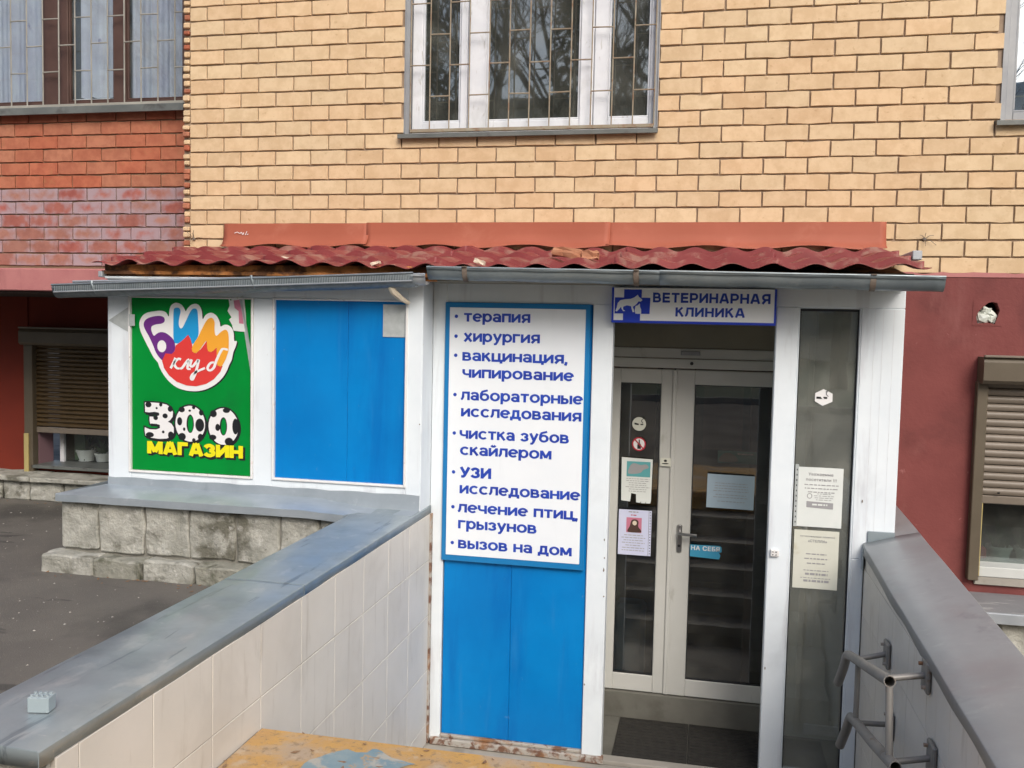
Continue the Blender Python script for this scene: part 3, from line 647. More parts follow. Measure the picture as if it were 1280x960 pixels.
# ------------------------------------------------------------------ windows of the upper floor
def barred_window(nm, X0, X1, Z0, Z1, yf, frames, panes, glassm, framem, bars, rz, rphase, barm, sill, label, ybar, trim=True, zpane0=None, r=.0047):
    """frames: (x0,x1) vertical white members; panes: (x0,x1)"""
    wn = MB()
    for a, b in frames: wn.box(a, b, yf, yf+.06, Z0, Z1, c=.006)
    zp = zpane0 or Z0+.09
    for a, b in panes: wn.box(a-.001, b+.001, yf+.006, yf+.055, Z0+.001, zp, c=.005)
    win = wn.build('window', framem, bld); win['label'] = label
    pz = []
    for a, b in panes:
        MB().box(a-.004, b+.004, yf+.03, yf+.034, zp-.004, Z1).build('pane', glassm, win)
        bd = MB(); bd.box(a, a+.012, yf+.012, yf+.036, zp+.012, Z1, c=.003); bd.box(b-.012, b, yf+.012, yf+.036, zp+.012, Z1, c=.003); bd.box(a, b, yf+.012, yf+.036, zp, zp+.012, c=.003)
        bd.build('glazing_bead', framem, win)
    if trim:
        MB().box(X0, X0+.03, yf-.05, yf+.05, Z0-.01, Z1, c=.003).build('side_trim', 'trim_grey', win)
        MB().box(X1-.03, X1, yf-.05, yf+.05, Z0-.01, Z1, c=.003).build('side_trim', 'trim_grey', win)
    # reveals
    MB().box(X0-.002, X0+.004, -.0 if yf < .3 else .38, yf+.3, Z0, Z1).build('reveal', 'trim_grey', win)
    MB().box(X1-.004, X1+.002, -.0 if yf < .3 else .38, yf+.3, Z0, Z1).build('reveal', 'trim_grey', win)
    # grille
    g = MB()
    for x in bars: g.tube([(x, ybar, Z0+.015), (x+random.uniform(-.002, .002), ybar+random.uniform(-.002, .002), Z1)], r, 6)
    for i in range(len(bars)-1):
        z = rz+(rphase[i % 2])
        while z < Z1:
            dz = random.uniform(-.004, .004)
            if z > Z0+.05: g.tube([(bars[i], ybar-.004, z+dz), (bars[i+1], ybar-.004, z+dz+random.uniform(-.003, .003))], r*.95, 6)
            z += .4
    g.box(bars[0], bars[-1], ybar-.012, ybar+.012, Z0+.004, Z0+.026, c=.002)
    g.build('grille', barm, win, smooth=True)
    sx0, sx1, sy, sz = sill
    s_ = MB(); prof = [(yf+.04, Z0+.006), (sy+.006, Z0-.012), (sy, Z0-.016), (sy, Z0-.016-sz), (sy+.012, Z0-.018-sz), (sy+.012, Z0-.026), (yf+.04, Z0-.012)]
    s_.extrude_x(prof, sx0, sx1, closed=True); s_.f.append(tuple(range(7))); s_.f.append(tuple(range(7, 14))[::-1])
    s_.build('sill', 'sill', win)
    return win
wA = barred_window('w', W1[0], W1[1], W1[2], 4.45, .06, [(.998, 1.068), (1.330, 1.378), (1.382, 1.508), (2.128, 2.215), (2.219, 2.311), (2.575, 2.607)],
              [(1.068, 1.330), (1.508, 2.128), (2.311, 2.575)], 'glass_dark', 'white_old',
              [1.004+.134*i for i in range(13)], 2.835, (-.005, .195), 'grille', (.935, 2.642, -.045, .024),
              'middle barred window with white frame and dark reflecting glass', .012, zpane0=2.872)
wB = barred_window('w', W2[0], W2[1], W2[2], 4.45, .06, [(4.65, 4.70), (5.35, 5.5), (6.0, 6.16)], [(4.70, 5.35), (5.5, 6.0)], 'glass_sky', 'trim_grey',
              [4.655+.14*i for i in range(11)], 2.94, (.0, .2), 'grille_pale', (4.59, 6.2, -.04, .024),
              'barred window at the right edge with pale blue reflecting glass', .10, zpane0=2.845)
for X0, X1, Y1 in ((W1[0], W1[1], 1.6), (W2[0], W2[1], .5)):
    r_ = MB()
    r_.add([(X0, .31, 2.7), (X1, .31, 2.7), (X1, Y1, 2.7), (X0, Y1, 2.7), (X0, .31, 4.6), (X1, .31, 4.6), (X1, Y1, 4.6), (X0, Y1, 4.6)], [(0, 1, 2, 3), (3, 2, 6, 7), (0, 3, 7, 4), (1, 5, 6, 2), (4, 7, 6, 5)])
    r_.build('room', 'room', bld)
# pale net curtain inside the right window
cu_ = MB(); N = 30
for i in range(N+1):
    x = 4.66+i*1.45/N; y = .36+.012*math.sin(i*1.9)
    cu_.v += [(x, y, 2.8), (x, y, 4.5)]
for i in range(N): cu_.f.append((2*i, 2*i+2, 2*i+3, 2*i+1))
cu_.build('curtain', 'curtain', bld, smooth=True, fix=False)
# left window: brown frame with embroidered curtains behind
wC = barred_window('w', -3.6, -.80, 3.13, 4.6, .44, [(-3.5, -3.3), (-2.145, -1.925), (-1.528, -1.420), (-.94, -.82)], [(-3.3, -2.145), (-1.925, -1.528), (-1.420, -.94)], 'glass_clear', 'brown_wood',
              [-.835-.1417*i for i in range(17)][::-1], 3.405, (.2, .0) if False else (.2, .0), 'grille_pale', (-3.7, -.85, .30, .05),
              'left barred window with lilac curtains and dark brown frame', .395, trim=False, zpane0=3.19, r=.0055)
def curtain(x0, x1, z0, y, ph):
    mb = MB(); N = int((x1-x0)/.012)
    for i in range(N+1):
        x = x0+(x1-x0)*i/N; yy = y+.018*math.sin(x*38+ph)+.010*math.sin(x*81+ph*2)
        for z in (z0+.006*math.sin(x*60), z0+.3, 4.6): mb.v.append((x, yy+(.004*math.sin(x*20) if z > z0+.1 else 0), z))
    for i in range(N):
        for k in range(2): mb.f.append((3*i+k, 3*i+3+k, 3*i+4+k, 3*i+1+k))
    mb.build('curtain', 'curtain', bld, smooth=True, fix=False)
curtain(-3.5, -2.15, 3.17, .53, 0); curtain(-1.86, -1.545, 3.225, .51, 1.3); curtain(-1.415, -.80, 3.17, .53, 2.2)
box('room_back', 'room', bld, -3.7, -.7, .64, .70, 3.0, 4.7, c=0)
box('inner_sill', 'white_old', bld, -1.93, -1.53, .505, .53, 3.205, 3.222)

# ------------------------------------------------------------------ shutters and windows of the ground floor
def shutter(X0, X1, zb, zt, y, box_h, pitch, label, boxdep=.12, guide=(.05, .035), slatm='shutter_edge'):
    sh = bpy.data.objects.new('roller_shutter', None); sh.empty_display_size = .1; reg(sh, bld, ((X0+X1)/2, y, zb)); sh['label'] = label
    b = MB(); pr = [(y+.02, zt), (y-boxdep+.02, zt), (y-boxdep, zt-.03), (y-boxdep, zt-box_h+.02), (y-boxdep+.02, zt-box_h), (y+.02, zt-box_h)]
    b.extrude_x(pr, X0-guide[0], X1, closed=True); b.f.append(tuple(range(6))); b.f.append(tuple(range(6, 12))[::-1])
    b.build('shutter_box', 'shutter', sh)
    MB().box(X0-guide[0], X1, y-boxdep-.006, y-boxdep+.02, zt-.002, zt+.012, c=.003).build('box_lip', 'shutter_edge', sh)
    z = zb+.05; cache = None
    while z < zt-box_h:
        if cache is None:
            mb = MB(); n = 5; pr = [(y+.012, 0), (y+.002, .004), (y-.004, pitch*.35), (y-.003, pitch*.7), (y+.006, pitch*.93), (y+.012, pitch*.96)]
            mb.extrude_x([(a, b_+z) for a, b_ in pr], X0, X1)
            o = mb.build('slat', slatm, sh, smooth=True); cache = o
        else:
            o = bpy.data.objects.new('slat', cache.data); reg(o, sh, (cache_loc.x, cache_loc.y, z+cache_off))
        if o is cache: cache_loc = WL[o.name]; cache_off = cache_loc.z-z
        z += pitch
    MB().box(X0, X1, y-.008, y+.018, zb, zb+.048, c=.005).build('bottom_bar', 'shutter_edge', sh)
    return sh
sR = shutter(4.61, 6.0, .535, 1.405, -.035, .155, .0455, 'brown roller shutter half lowered over the right-hand shop window')
MB().box(4.553, 4.612, -.075, .0, .075, 1.26, c=.004).build('guide_rail', 'shutter', sR)
MB().box(4.612, 4.622, -.052, -.03, .10, .535, c=.001).build('guide_edge', 'yellow_strip', sR)
MB().lathe(4.70, -.06, [(.001, .60), (.008, .60), (.008, .608), (.001, .608)], 8).build('lock_knob', 'black', sR)
box('window_sill', 'whitesill', bld, 4.62, 6.0, -.045, .22, .095, .155, c=.004)
box('window_sill', 'concrete', bld, 4.60, 6.0, -.04, .1, .045, .094, c=.003)
wD = MB().box(4.60, 6.0, .10, .104, .15, .56).build('shop_window', 'glass_dark', bld)
wD['label'] = 'low shop window with white plant pots under the right shutter'
MB().box(4.60, 4.625, .09, .13, .15, .56, c=.003).build('frame', 'brown_wood', wD)
r_ = MB(); r_.add([(4.55, .31, .0), (6.1, .31, .0), (6.1, 1.2, .0), (4.55, 1.2, .0), (4.55, .31, 1.3), (6.1, .31, 1.3), (6.1, 1.2, 1.3), (4.55, 1.2, 1.3)], [(0, 1, 2, 3), (3, 2, 6, 7), (0, 3, 7, 4), (1, 5, 6, 2), (4, 7, 6, 5)])
r_.build('shop_room', 'room', bld)
MB().box(4.62, 6.0, .105, .45, .135, .152).build('inner_sill', 'whitesill', bld)

sL = shutter(-2.57, -.66, .535, 1.42, .85, .14, .037, 'shade-darkened brown roller shutter half lowered over the left shop window', boxdep=.10, guide=(.09, .04), slatm='shutter_shaded')
MB().box(-2.655, -2.572, .80, .87, .19, 1.28, c=.004).build('guide_rail', 'shutter', sL)
MB().box(-2.648, -2.605, .785, .80, .19, .53, c=.003).build('guide_edge', 'yellow_strip', sL)
wE = MB().box(-2.50, -.66, 1.06, 1.064, .27, .58).build('shop_window', 'glass_clear', bld)
wE['label'] = 'low shop window with white pots under the left shutter'
MB().box(-2.50, -2.46, 1.04, 1.07, .25, .58, c=.003).build('frame', 'white_old', wE)
MB().box(-2.40, -2.30, 1.10, 1.12, .27, .58, c=.003).build('inner_post', 'leaf', wE)
box('window_sill', 'sill', bld, -2.59, -.66, .80, 1.10, .235, .262, c=.003)
box('window_reveal', 'pinkwall', bld, -2.60, -2.571, .872, 1.05, .262, .56, c=0)
box('shop_wall', 'shop_red', bld, -2.656, -.64, .87, 1.1, .10, .232, c=0)
r_ = MB(); r_.add([(-2.56, 1.12, .2), (-.5, 1.12, .2), (-.5, 2.0, .2), (-2.56, 2.0, .2), (-2.56, 1.12, 1.5), (-.5, 1.12, 1.5), (-.5, 2.0, 1.5), (-2.56, 2.0, 1.5)], [(0, 1, 2, 3), (3, 2, 6, 7), (0, 3, 7, 4), (1, 5, 6, 2), (4, 7, 6, 5)])
r_.build('shop_room', 'room', bld)

# rough stone plinth of the building, left (behind the recess): coping stones and blocks
pl = box('plinth', 'stone_dark', bld, -6, -.62, .66, .86, -.2, .16, c=0)
rr = random.Random(2)
x = -3.6
i = 0
while x < -.7:
    wd = rr.uniform(.26, .32); nx_ = min(x+wd, -.66)
    if abs((x+nx_)/2+2.19) < .1: pass
    o = MB().box(x+.006, nx_-.008, .60, .70, .0, .158, c=.012).build('stone', 'stone', bld); subdiv_noise(o, 3, .014, 14, i)
    x += wd; i += 1
x = -3.7
while x < -.7:
    wd = rr.uniform(.5, .9); nx_ = min(x+wd, -.66)
    o = MB().box(x+.002, nx_-.002, .55, .87, .165, .205, c=.008).build('ledge_stone', 'stone', bld); subdiv_noise(o, 3, .010, 9, i)
    x += wd; i += 1
# right-hand plinth with metal edged ledge
pr_ = box('right_ledge', 'galv_mauve', bld, 4.2, 7.2, -.47, -.022, -.03, -.005, c=.003)
box('ledge_trim', 'galv_pale', bld, 4.2, 7.2, -.485, -.46, -.058, .001, c=.003)
for i in range(6):
    o = MB().box(4.22+i*.42, 4.22+(i+1)*.42-.012, -.42, -.3, -.46, -.06, c=.012).build('stone', 'stone', bld); subdiv_noise(o, 3, .016, 11, i+40)

# ------------------------------------------------------------------ kiosk (vestibule)
YL, YR = -.90, -.70
kio = thing('entrance_kiosk', 'white framed entrance vestibule with blue panels and red tiled roof', 'kiosk', (1.7, -.5, 0))
# left front
def fr(nm, m, *b, c=.004, label=None): return box(nm, m, kio, *b, c=c, label=label)
fr('post', 'white', -.62, -.466, YL, YL+.08, .49, 1.78)
fr('post', 'white', .357, .480, YL, YL+.08, .49, 1.655)
fr('post', 'white', 1.312, 1.406, YL, YL+.20, .440, 1.79)
fr('top_rail', 'white', -.466, 1.312, YL+.002, YL+.08, 1.657, 1.775)
fr('bottom_rail', 'white', -.466, 1.312, YL+.002, YL+.08, .49, .578)
def beads(x0, x1, z0, z1, y, nm='bead', t=.014):
    b = MB(); b.box(x0, x0+t, y-.010, y+.02, z0, z1, c=.003); b.box(x1-t, x1, y-.010, y+.02, z0, z1, c=.003)
    b.box(x0+t, x1-t, y-.010, y+.02, z0, z0+t, c=.003); b.box(x0+t, x1-t, y-.008, y+.02, z1-t*.7, z1, c=.003)
    return b.build('bead', nm, kio)
beads(-.474, .357, .574, 1.657, YL); beads(.480, 1.318, .578, 1.657, YL)
# blue panel, two boards with a seam
fr('blue_panel', 'blue', .494, .9485, YL+.012, YL+.03, .592, 1.655, c=.002)
fr('blue_panel', 'blue', .9495, 1.305, YL+.0125, YL+.03, .592, 1.655, c=.002)
fr('left_side_panel', 'white', -.62, -.58, YL+.081, -.03, .49, 1.76)
fr('base_wall', 'concrete', -.60, 1.405, YL+.10, -.03, .0, .49, c=0)
# return between the left and right fronts and the right front
fr('post', 'white', 1.404, 1.489, YR, YR+.08, -1.0, 1.79)
fr('top_rail', 'white', 1.489, 2.458, YR+.001, YR+.08, 1.655, 1.80)
fr('top_rail', 'white', 2.458, 3.352, YR+.001, YR+.08, 1.66, 1.80)
fr('top_rail', 'white', 3.352, 4.013, YR+.001, YR+.08, 1.66, 1.80)
fr('post', 'white', 2.352, 2.468, YR-.002, YR+.09, -1.0, 1.66)
fr('post', 'white', 3.356, 3.472, YR-.002, YR+.09, -1.0, 1.66)
fr('post', 'white', 3.795, 4.013, YR, YR+.09, .30, 1.66)
fr('post', 'white', 3.795, 3.862, YR, YR+.09, -1.0, .30)
sm_ = MB()
for x in (3.862, 3.905, 3.958): sm_.box(x, x+.0016, YR-.0008, YR+.01, .46, 1.655)
sm_.build('panel_seam', 'white_old', kio)
fr('bottom_rail', 'rusty', 1.43, 2.48, YR-.025, YR+.02, -1.008, -.965, c=.006)
fr('bottom_rail', 'rusty', 1.489, 2.352, YR-.005, YR+.06, -.964, -.945, c=.004)
fr('threshold', 'concrete', 2.468, 3.356, YR-.01, YR+.07, -1.012, -.985, c=.005)
fr('bottom_rail', 'frame', 3.472, 3.795, YR, YR+.07, -1.0, -.93)
fr('corner_plate', 'rusty', 1.412, 1.425, YR-.03, YR+.0, -1.0, .40, c=.003)
fr('blue_panel', 'blue', 1.495, 1.908, YR+.014, YR+.03, -.945, .30, c=.002)
fr('blue_panel', 'blue', 1.909, 2.349, YR+.0145, YR+.03, -.945, .30, c=.002)
fr('backing_panel', 'blue', 1.495, 2.349, YR+.016, YR+.032, .30, 1.655, c=.002)
sg = MB().box(3.468, 3.80, YR+.03, YR+.036, -.93, 1.66).build('side_glass', 'glass_side', kio)
beads(3.472, 3.795, -.93, 1.66, YR+.012, 'white', .008)
fr('glass_gasket', 'p_black', 3.480, 3.487, YR+.02, YR+.034, -.92, 1.652, c=0)
fr('glass_gasket', 'p_black', 3.780, 3.787, YR+.02, YR+.034, -.92, 1.652, c=0)
fr('glass_gasket', 'p_black', 3.480, 3.787, YR+.02, YR+.034, 1.640, 1.652, c=0)
lt = MB().box(3.372, 3.418, YR-.020, YR-.002, .285, .325, c=.004)
lt.build('latch_plate', 'bead', kio)
for x, z in ((3.385, .297), (3.385, .313), (3.402, .297), (3.402, .313)):
    MB().box(x-.003, x+.003, YR-.023, YR-.018, z-.003, z+.003, c=.001).build('screw', 'p_black', kio)
fr('metal_upstand', 'galv', 3.875, 4.012, YR-.012, YR-.002, .345, .46, c=.002)
# vestibule inside
fr('ceiling', 'header', 1.45, 4.0, YR+.085, -.03, 1.74, 1.76, c=0)
fr('inner_left_wall', 'inner_wall', 2.30, 2.385, YR+.10, -.02, -1.01, 1.74, c=0)
fr('inner_right_wall', 'inner_wall', 3.90, 3.94, YR+.10, -.02, -1.01, 1.74, c=0)
fr('back_panel', 'inner_wall', 3.505, 3.90, -.035, -.021, -1.01, 1.74, c=0)
fr('skirting_board', 'white_old', 3.66, 3.895, -.052, -.036, -.98, -.915)
fr('back_trim', 'frame', 3.60, 3.635, -.055, -.036, -.97, 1.5)
fr('header_board', 'header', 2.385, 3.505, -.04, -.021, 1.41, 1.74, c=.002)
fr('header_board', 'frame', 2.385, 3.505, -.05, -.021, 1.345, 1.408, c=.004)
fr('header_board', 'frame', 2.385, 3.505, -.058, -.021, 1.282, 1.342, c=.004)
MB().box(2.83, 2.95, -.062, -.05, 1.365, 1.392, c=.003).build('name_plate', 'trim_grey', kio)
MB().tube([(2.90, -.068, 1.315), (2.90, -.055, 1.315)], .011, 10).build('header_knob', 'p_black', kio)
fr('door_sill', 'concrete_shaded', 2.385, 3.505, -.03, .08, -1.01, -.838, c=.004)
# doors
def leaf(x0, x1, gx0, gx1, y, handle):
    d = bpy.data.objects.new('door', None); d.empty_display_size = .1; reg(d, kio, (x0, y, -.835))
    f_ = MB(); f_.box(x0, gx0, y, y+.045, -.833, 1.275, c=.005); f_.box(gx1, x1, y, y+.045, -.833, 1.275, c=.005)
    f_.box(gx0-.001, gx1+.001, y+.001, y+.044, 1.18, 1.274, c=.004); f_.box(gx0-.001, gx1+.001, y+.001, y+.044, -.832, -.722, c=.004)
    b_ = f_.build('leaf_frame', 'frame', d)
    MB().box(gx0-.004, gx1+.004, y+.02, y+.026, -.724, 1.182).build('pane', 'glass_door', d)
    g = MB(); t = .006
    g.box(gx0, gx0+t, y+.008, y+.02, -.72, 1.18); g.box(gx1-t, gx1, y+.008, y+.02, -.72, 1.18); g.box(gx0+t, gx1-t, y+.008, y+.02, -.72, -.72+t); g.box(gx0+t, gx1-t, y+.008, y+.02, 1.18-t, 1.18)
    g.build('gasket', 'p_black', d)
    if handle:
        h = MB(); h.box(x0+.040, x0+.074, y-.014, y, .105, .285, c=.008); h.tube([(x0+.057, y-.01, .235), (x0+.057, y-.055, .235), (x0+.075, y-.062, .235), (x0+.165, y-.058, .232)], .0095, 8)
        h.build('handle', 'chrome', d, smooth=True)
        MB().tube([(x0+.057, y-.02, .15), (x0+.057, y-.012, .15)], .009, 10).build('keyhole', 'p_black', d)
    return d
dL = leaf(2.39, 2.797, 2.458, 2.714, -.012, False)
dR = leaf(2.801, 3.46, 2.924, 3.395, -.016, True)
fr('door_strip', 'frame', 2.786, 2.812, -.024, -.0165, -.83, 1.27, c=.003)
fr('door_stop', 'frame', 3.462, 3.503, -.03, .03, -.838, 1.28)
fr('vestibule_floor', 'concrete_shaded', 2.386, 3.899, YR+.075, -.031, -1.012, -1.0086, c=0)  # thin sheet over the lower floor, vestibule shade in its colour
rr = random.Random(31)
for (x, z, h) in ((2.452, .31, .022), (2.455, .205, .016), (2.453, .135, .028), (2.458, -.02, .012), (2.36, -.55, .014), (3.368, -.35, .02), (3.84, .62, .02), (1.395, .95, .012)):
    yy = YR-.0028 if x > 1.4 else YL-.001
    flat('paint_chip', [[(x+(.0045*rr.uniform(.5, 1.2))*math.cos(a), z+h*.5*rr.uniform(.6, 1.1)*math.sin(a)) for a in [k*.9 for k in range(7)]]], yy, 'dark_rust', kio)
# dark hall behind the doors with a few steps going up
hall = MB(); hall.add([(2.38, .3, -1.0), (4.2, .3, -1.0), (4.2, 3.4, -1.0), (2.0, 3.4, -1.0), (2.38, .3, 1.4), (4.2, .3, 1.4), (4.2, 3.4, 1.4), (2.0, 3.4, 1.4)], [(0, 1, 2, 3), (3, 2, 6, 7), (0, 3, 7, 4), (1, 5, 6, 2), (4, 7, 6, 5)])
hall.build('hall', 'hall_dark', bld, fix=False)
hs = MB()
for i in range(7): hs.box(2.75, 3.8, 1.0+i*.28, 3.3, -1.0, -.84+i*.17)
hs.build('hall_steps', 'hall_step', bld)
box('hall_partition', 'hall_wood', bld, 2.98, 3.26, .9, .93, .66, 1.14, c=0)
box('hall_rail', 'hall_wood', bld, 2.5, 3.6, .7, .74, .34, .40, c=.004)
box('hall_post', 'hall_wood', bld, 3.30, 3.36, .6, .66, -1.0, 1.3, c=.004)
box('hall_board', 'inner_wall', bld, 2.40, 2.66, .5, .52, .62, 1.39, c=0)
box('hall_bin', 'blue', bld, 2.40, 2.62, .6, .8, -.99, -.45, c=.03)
# rubber mats
for (a, b, nm, lb) in ((2.52, 2.955, 'door_mat', 'left half of the black rubber mat inside the doorway'), (2.960, 3.47, 'door_mat', 'right half of the black rubber mat inside the doorway')):
    mm = MB().box(a, b, -.62, -.05, -1.008, -.998, c=.003)
    for i in range(14):
        y = -.60+i*.04
        mm.box(a+.01, b-.01, y, y+.014, -.9981, -.9945)
    tag(mm.build(nm, 'mat_rubber'), lb, 'door mat', 'rubber mats on the vestibule floor')
tag(MB().box(3.49, 3.76, -.60, -.10, -1.008, -.996, c=.003).build('door_mat', 'mat_rubber'), 'dark mat behind the tall side glass', 'door mat')

# ------------------------------------------------------------------ roof
def roof_z(x, y):
    t = -y                                # distance from the wall
    base = 2.022-.168*t
    per = .205
    wv = .5+.5*math.cos(2*math.pi*(x-.03)/per)
    wv = wv**.9*.029-.010
    st = ((t+.13) % .33)/.33              # step rows
    step = .031*st
    sag = -.018*math.exp(-((x-1.4)/.8)**2)*t + .006*math.sin(x*1.7)
    if x < 1.42: sag += -.004+.006*math.sin(x*13.7)*t
    return base+wv+step-.010+sag
def roof_sheet(x0, x1, yfront, lift, nm='roof_sheet'):
    mb = MB(); nx = int((x1-x0)/.017); ys = []
    y = -.02
    rows = [0]
    t = .02
    edges = [.20, .53, .86]
    ts = []
    tt = .01
    while tt < -yfront:
        ts.append(tt); tt += .045
    for e in edges: ts += [e-.0005, e+.0012]
    ts.append(-yfront); ts = sorted(ts)
    for i in range(nx+1):
        x = x0+(x1-x0)*i/nx
        for t in ts: mb.v.append((x, -t+.006*math.sin(x*9), roof_z(x, -t)+lift+.003*noise.noise((x*2, t*2, 0))))
    m = len(ts)
    for i in range(nx):
        for k in range(m-1): mb.f.append((i*m+k, i*m+k+1, (i+1)*m+k+1, (i+1)*m+k))
    o = mb.build(nm, 'roof', kio, smooth=True, fix=False)
    sm = o.modifiers.new('thick', 'SOLIDIFY'); sm.thickness = .003; sm.offset = -1
    return o
for k, (a, b, yf) in enumerate(((-.625, .42, -1.045), (.40, 1.47, -1.05), (1.45, 2.50, -1.04), (2.48, 3.35, -1.03), (3.33, 4.06, -1.03))): roof_sheet(a, b, yf, .003*(k % 2))
deck = MB(); deck.add([(-.60, -.03, 1.955), (4.0, -.03, 1.955), (4.0, -.98, 1.805), (-.60, -.98, 1.805), (-.60, -.03, 1.93), (4.0, -.03, 1.93), (4.0, -.98, 1.785), (-.60, -.98, 1.785)],
    [(0, 3, 2, 1), (4, 5, 6, 7), (0, 4, 7, 3), (1, 2, 6, 5), (3, 7, 6, 2), (0, 1, 5, 4)]); deck.build('roof_deck', 'rustwood', kio)
fa = MB().box(-.60, 1.50, -.955, -.93, 1.762, 1.845, c=.004).build('fascia_board', 'rustwood', kio); subdiv_noise(fa, 4, .004, 9)
fr('fascia_board', 'header', 1.50, 4.0, -.95, -.93, 1.765, 1.83)
fr('soffit_board', 'white_old', -.60, 1.45, YL+.0, YL-.03, 1.752, 1.764)
fr('soffit_board', 'header', 1.45, 4.0, -.93, YR-.0, 1.765, 1.778, c=0)
fr('white_strip', 'white', -.59, 1.35, -.968, -.957, 1.757, 1.772, c=.002)
# flashing against the wall
def flashing(x0, x1, zt, y, seed):
    mb = MB(); N = max(4, int((x1-x0)/.04)); pr = 6
    for i in range(N+1):
        x = x0+(x1-x0)*i/N; wob = .010*noise.noise((x*2.2, seed, 0)); lip = .012*math.sin(x*2*math.pi/.62+seed)+.006*noise.noise((x*5, 3, 0))
        zb = 2.058+lip*.5
        P = [(y+.004, zt), (y-.002, zt-.004), (y-.008+wob*.3, zt-.07), (y-.018+wob, 2.085), (y-.036+wob, zb-.004), (y-.068, zb-.020+lip*.5)]
        mb.v += [(x, a, b) for a, b in P]
    for i in range(N):
        for k in range(pr-1): mb.f.append((i*pr+k, i*pr+k+1, (i+1)*pr+k+1, (i+1)*pr+k))
    o = mb.build('wall_flashing', 'flash', kio, smooth=True, fix=False); sm = o.modifiers.new('thick', 'SOLIDIFY'); sm.thickness = .0015; sm.offset = 1
for (a, b, zt, y, s) in ((-.34, .73, 2.196, -.004, 1), (.715, 2.36, 2.200, -.007, 2), (2.34, 4.018, 2.198, -.004, 3)): flashing(a, b, zt, y, s)

ribbons('scribble', [[(-.252, 2.128), (-.232, 2.135), (-.212, 2.126), (-.20, 2.134), (-.19, 2.118), (-.182, 2.132)], [(-.172, 2.115), (-.158, 2.140)], [(-.160, 2.118), (-.148, 2.122)]], .0035, -.024, 'p_white', kio)
for (cx_, cz_, sd_) in ((-.575, 2.088, 3), (4.235, 2.095, 4)):
    rr = random.Random(sd_); wv_ = MB()
    for k in range(5):
        a = rr.uniform(0, 6.28); l_ = rr.uniform(.03, .085)
        wv_.tube([(cx_, -.002, cz_), (cx_+math.cos(a)*l_*.5, -.02, cz_+math.sin(a)*l_*.5+.008), (cx_+math.cos(a)*l_, -.022, cz_+math.sin(a)*l_)], .0018, 5)
    wv_.lathe(cx_, -.006, [(.001, cz_-.009), (.010, cz_-.006), (.010, cz_+.006), (.001, cz_+.009)], 8)
    tag(wv_.build('cut_wire', 'dark_rust'), 'frayed wire ends poking from the yellow bricks '+('above the left end of the roof' if sd_ == 3 else 'right of the red flashing'), 'wire')
# gutters
def gutter(p0, p1, r, m, nm='gutter', lip=.012, depth=1.0, ribs=False, deep=0.):
    """half round gutter from p0 to p1 (centre of the rim line)"""
    p0, p1 = Vector(p0), Vector(p1); mb = MB(); n = 14; N = 24
    prof = [(-r-.003, -.012), (-r-.003, .0)] if not ribs else [(-r, 0)]
    for k in range(n+1):
        a = math.pi+math.pi*k/n; prof.append((r*math.cos(a), r*math.sin(a)*depth-deep*abs(math.sin(a))))
    prof.append((r, .012))
    for i in range(N+1):
        c = p0.lerp(p1, i/N)+Vector((0, .002*math.sin(i*1.3), .0015*math.sin(i*.9)))
        for y, z in prof: mb.v.append((c.x, c.y+y, c.z+z))
    m_ = len(prof)
    for i in range(N):
        for k in range(m_-1): mb.f.append((i*m_+k, i*m_+k+1, (i+1)*m_+k+1, (i+1)*m_+k))
    o = mb.build(nm, m, kio, smooth=True, fix=False); sm = o.modifiers.new('thick', 'SOLIDIFY'); sm.thickness = .0018
    # rolled front bead
    b = MB().tube([p0+Vector((0, -r-.001, .002)), p1+Vector((0, -r-.001, .002))], .006, 8); b.build('gutter_bead', m, o, smooth=True)
    return o
gR1 = gutter((1.487, -1.055, 1.832), (2.765, -1.055, 1.818), .048, 'gutter', depth=1.35)
gR2 = gutter((2.74, -1.055, 1.820), (4.111, -1.055, 1.804), .051, 'gutter', depth=1.35)
for x in (1.70, 2.62, 3.78):
    z = 1.832-.028*(x-1.487)/2.6
    b = MB(); n = 10; pts = []
    for k in range(n+1): a = math.pi*.96+math.pi*.6*k/n; pts.append((-1.055+.0555*math.cos(a), z+.0555*1.33*math.sin(a)))
    for i in range(n): 
        (y0, z0), (y1, z1) = pts[i], pts[i+1]
        b.add([(x-.014, y0, z0), (x+.014, y0, z0), (x+.014, y1, z1), (x-.014, y1, z1)], [(0, 1, 2, 3)])
    b.box(x-.013, x+.013, -1.12, -1.0, z+.004, z+.009)
    b.build('gutter_bracket', 'dark_rust', kio)
gL1 = gutter((-.862, -1.03, 1.708), (1.405, -1.03, 1.800), .060, 'gutter_mesh', depth=1.25, ribs=True)
gL0 = gutter((-.76, -.985, 1.732), (1.455, -.985, 1.797), .045, 'galv_pale', depth=1.3)
rb = MB()                                 # fine ribs pressed into the old gutter
for i in range(150):
    x = -.84+i*.0149; z = 1.708+.092*(x+.862)/2.267
    rb.add([(x, -1.0925, z-.006), (x+.007, -1.0925, z-.006), (x+.002, -1.0870, z-.036), (x-.005, -1.0870, z-.036)], [(0, 1, 2, 3)])
o = rb.build('gutter_ribs', 'galv', kio); o['kind'] = 'stuff'
st = MB().tube([(-.85, -1.086, 1.668), (1.40, -1.086, 1.760)], .0045, 6).build('gutter_seam', 'galv_pale', kio, smooth=True)
for x in (-.59, .44):
    z = 1.706+.092*(x+.862)/2.267; pts = []
    for k in range(13): a = math.pi*.9+math.pi*1.1*k/12; pts.append((x+.012*math.sin(k*.4), -1.03+.062*math.cos(a), z+.062*math.sin(a)))
    MB().tube(pts, .008, 6).build('gutter_hook', 'gutter', kio, smooth=True)
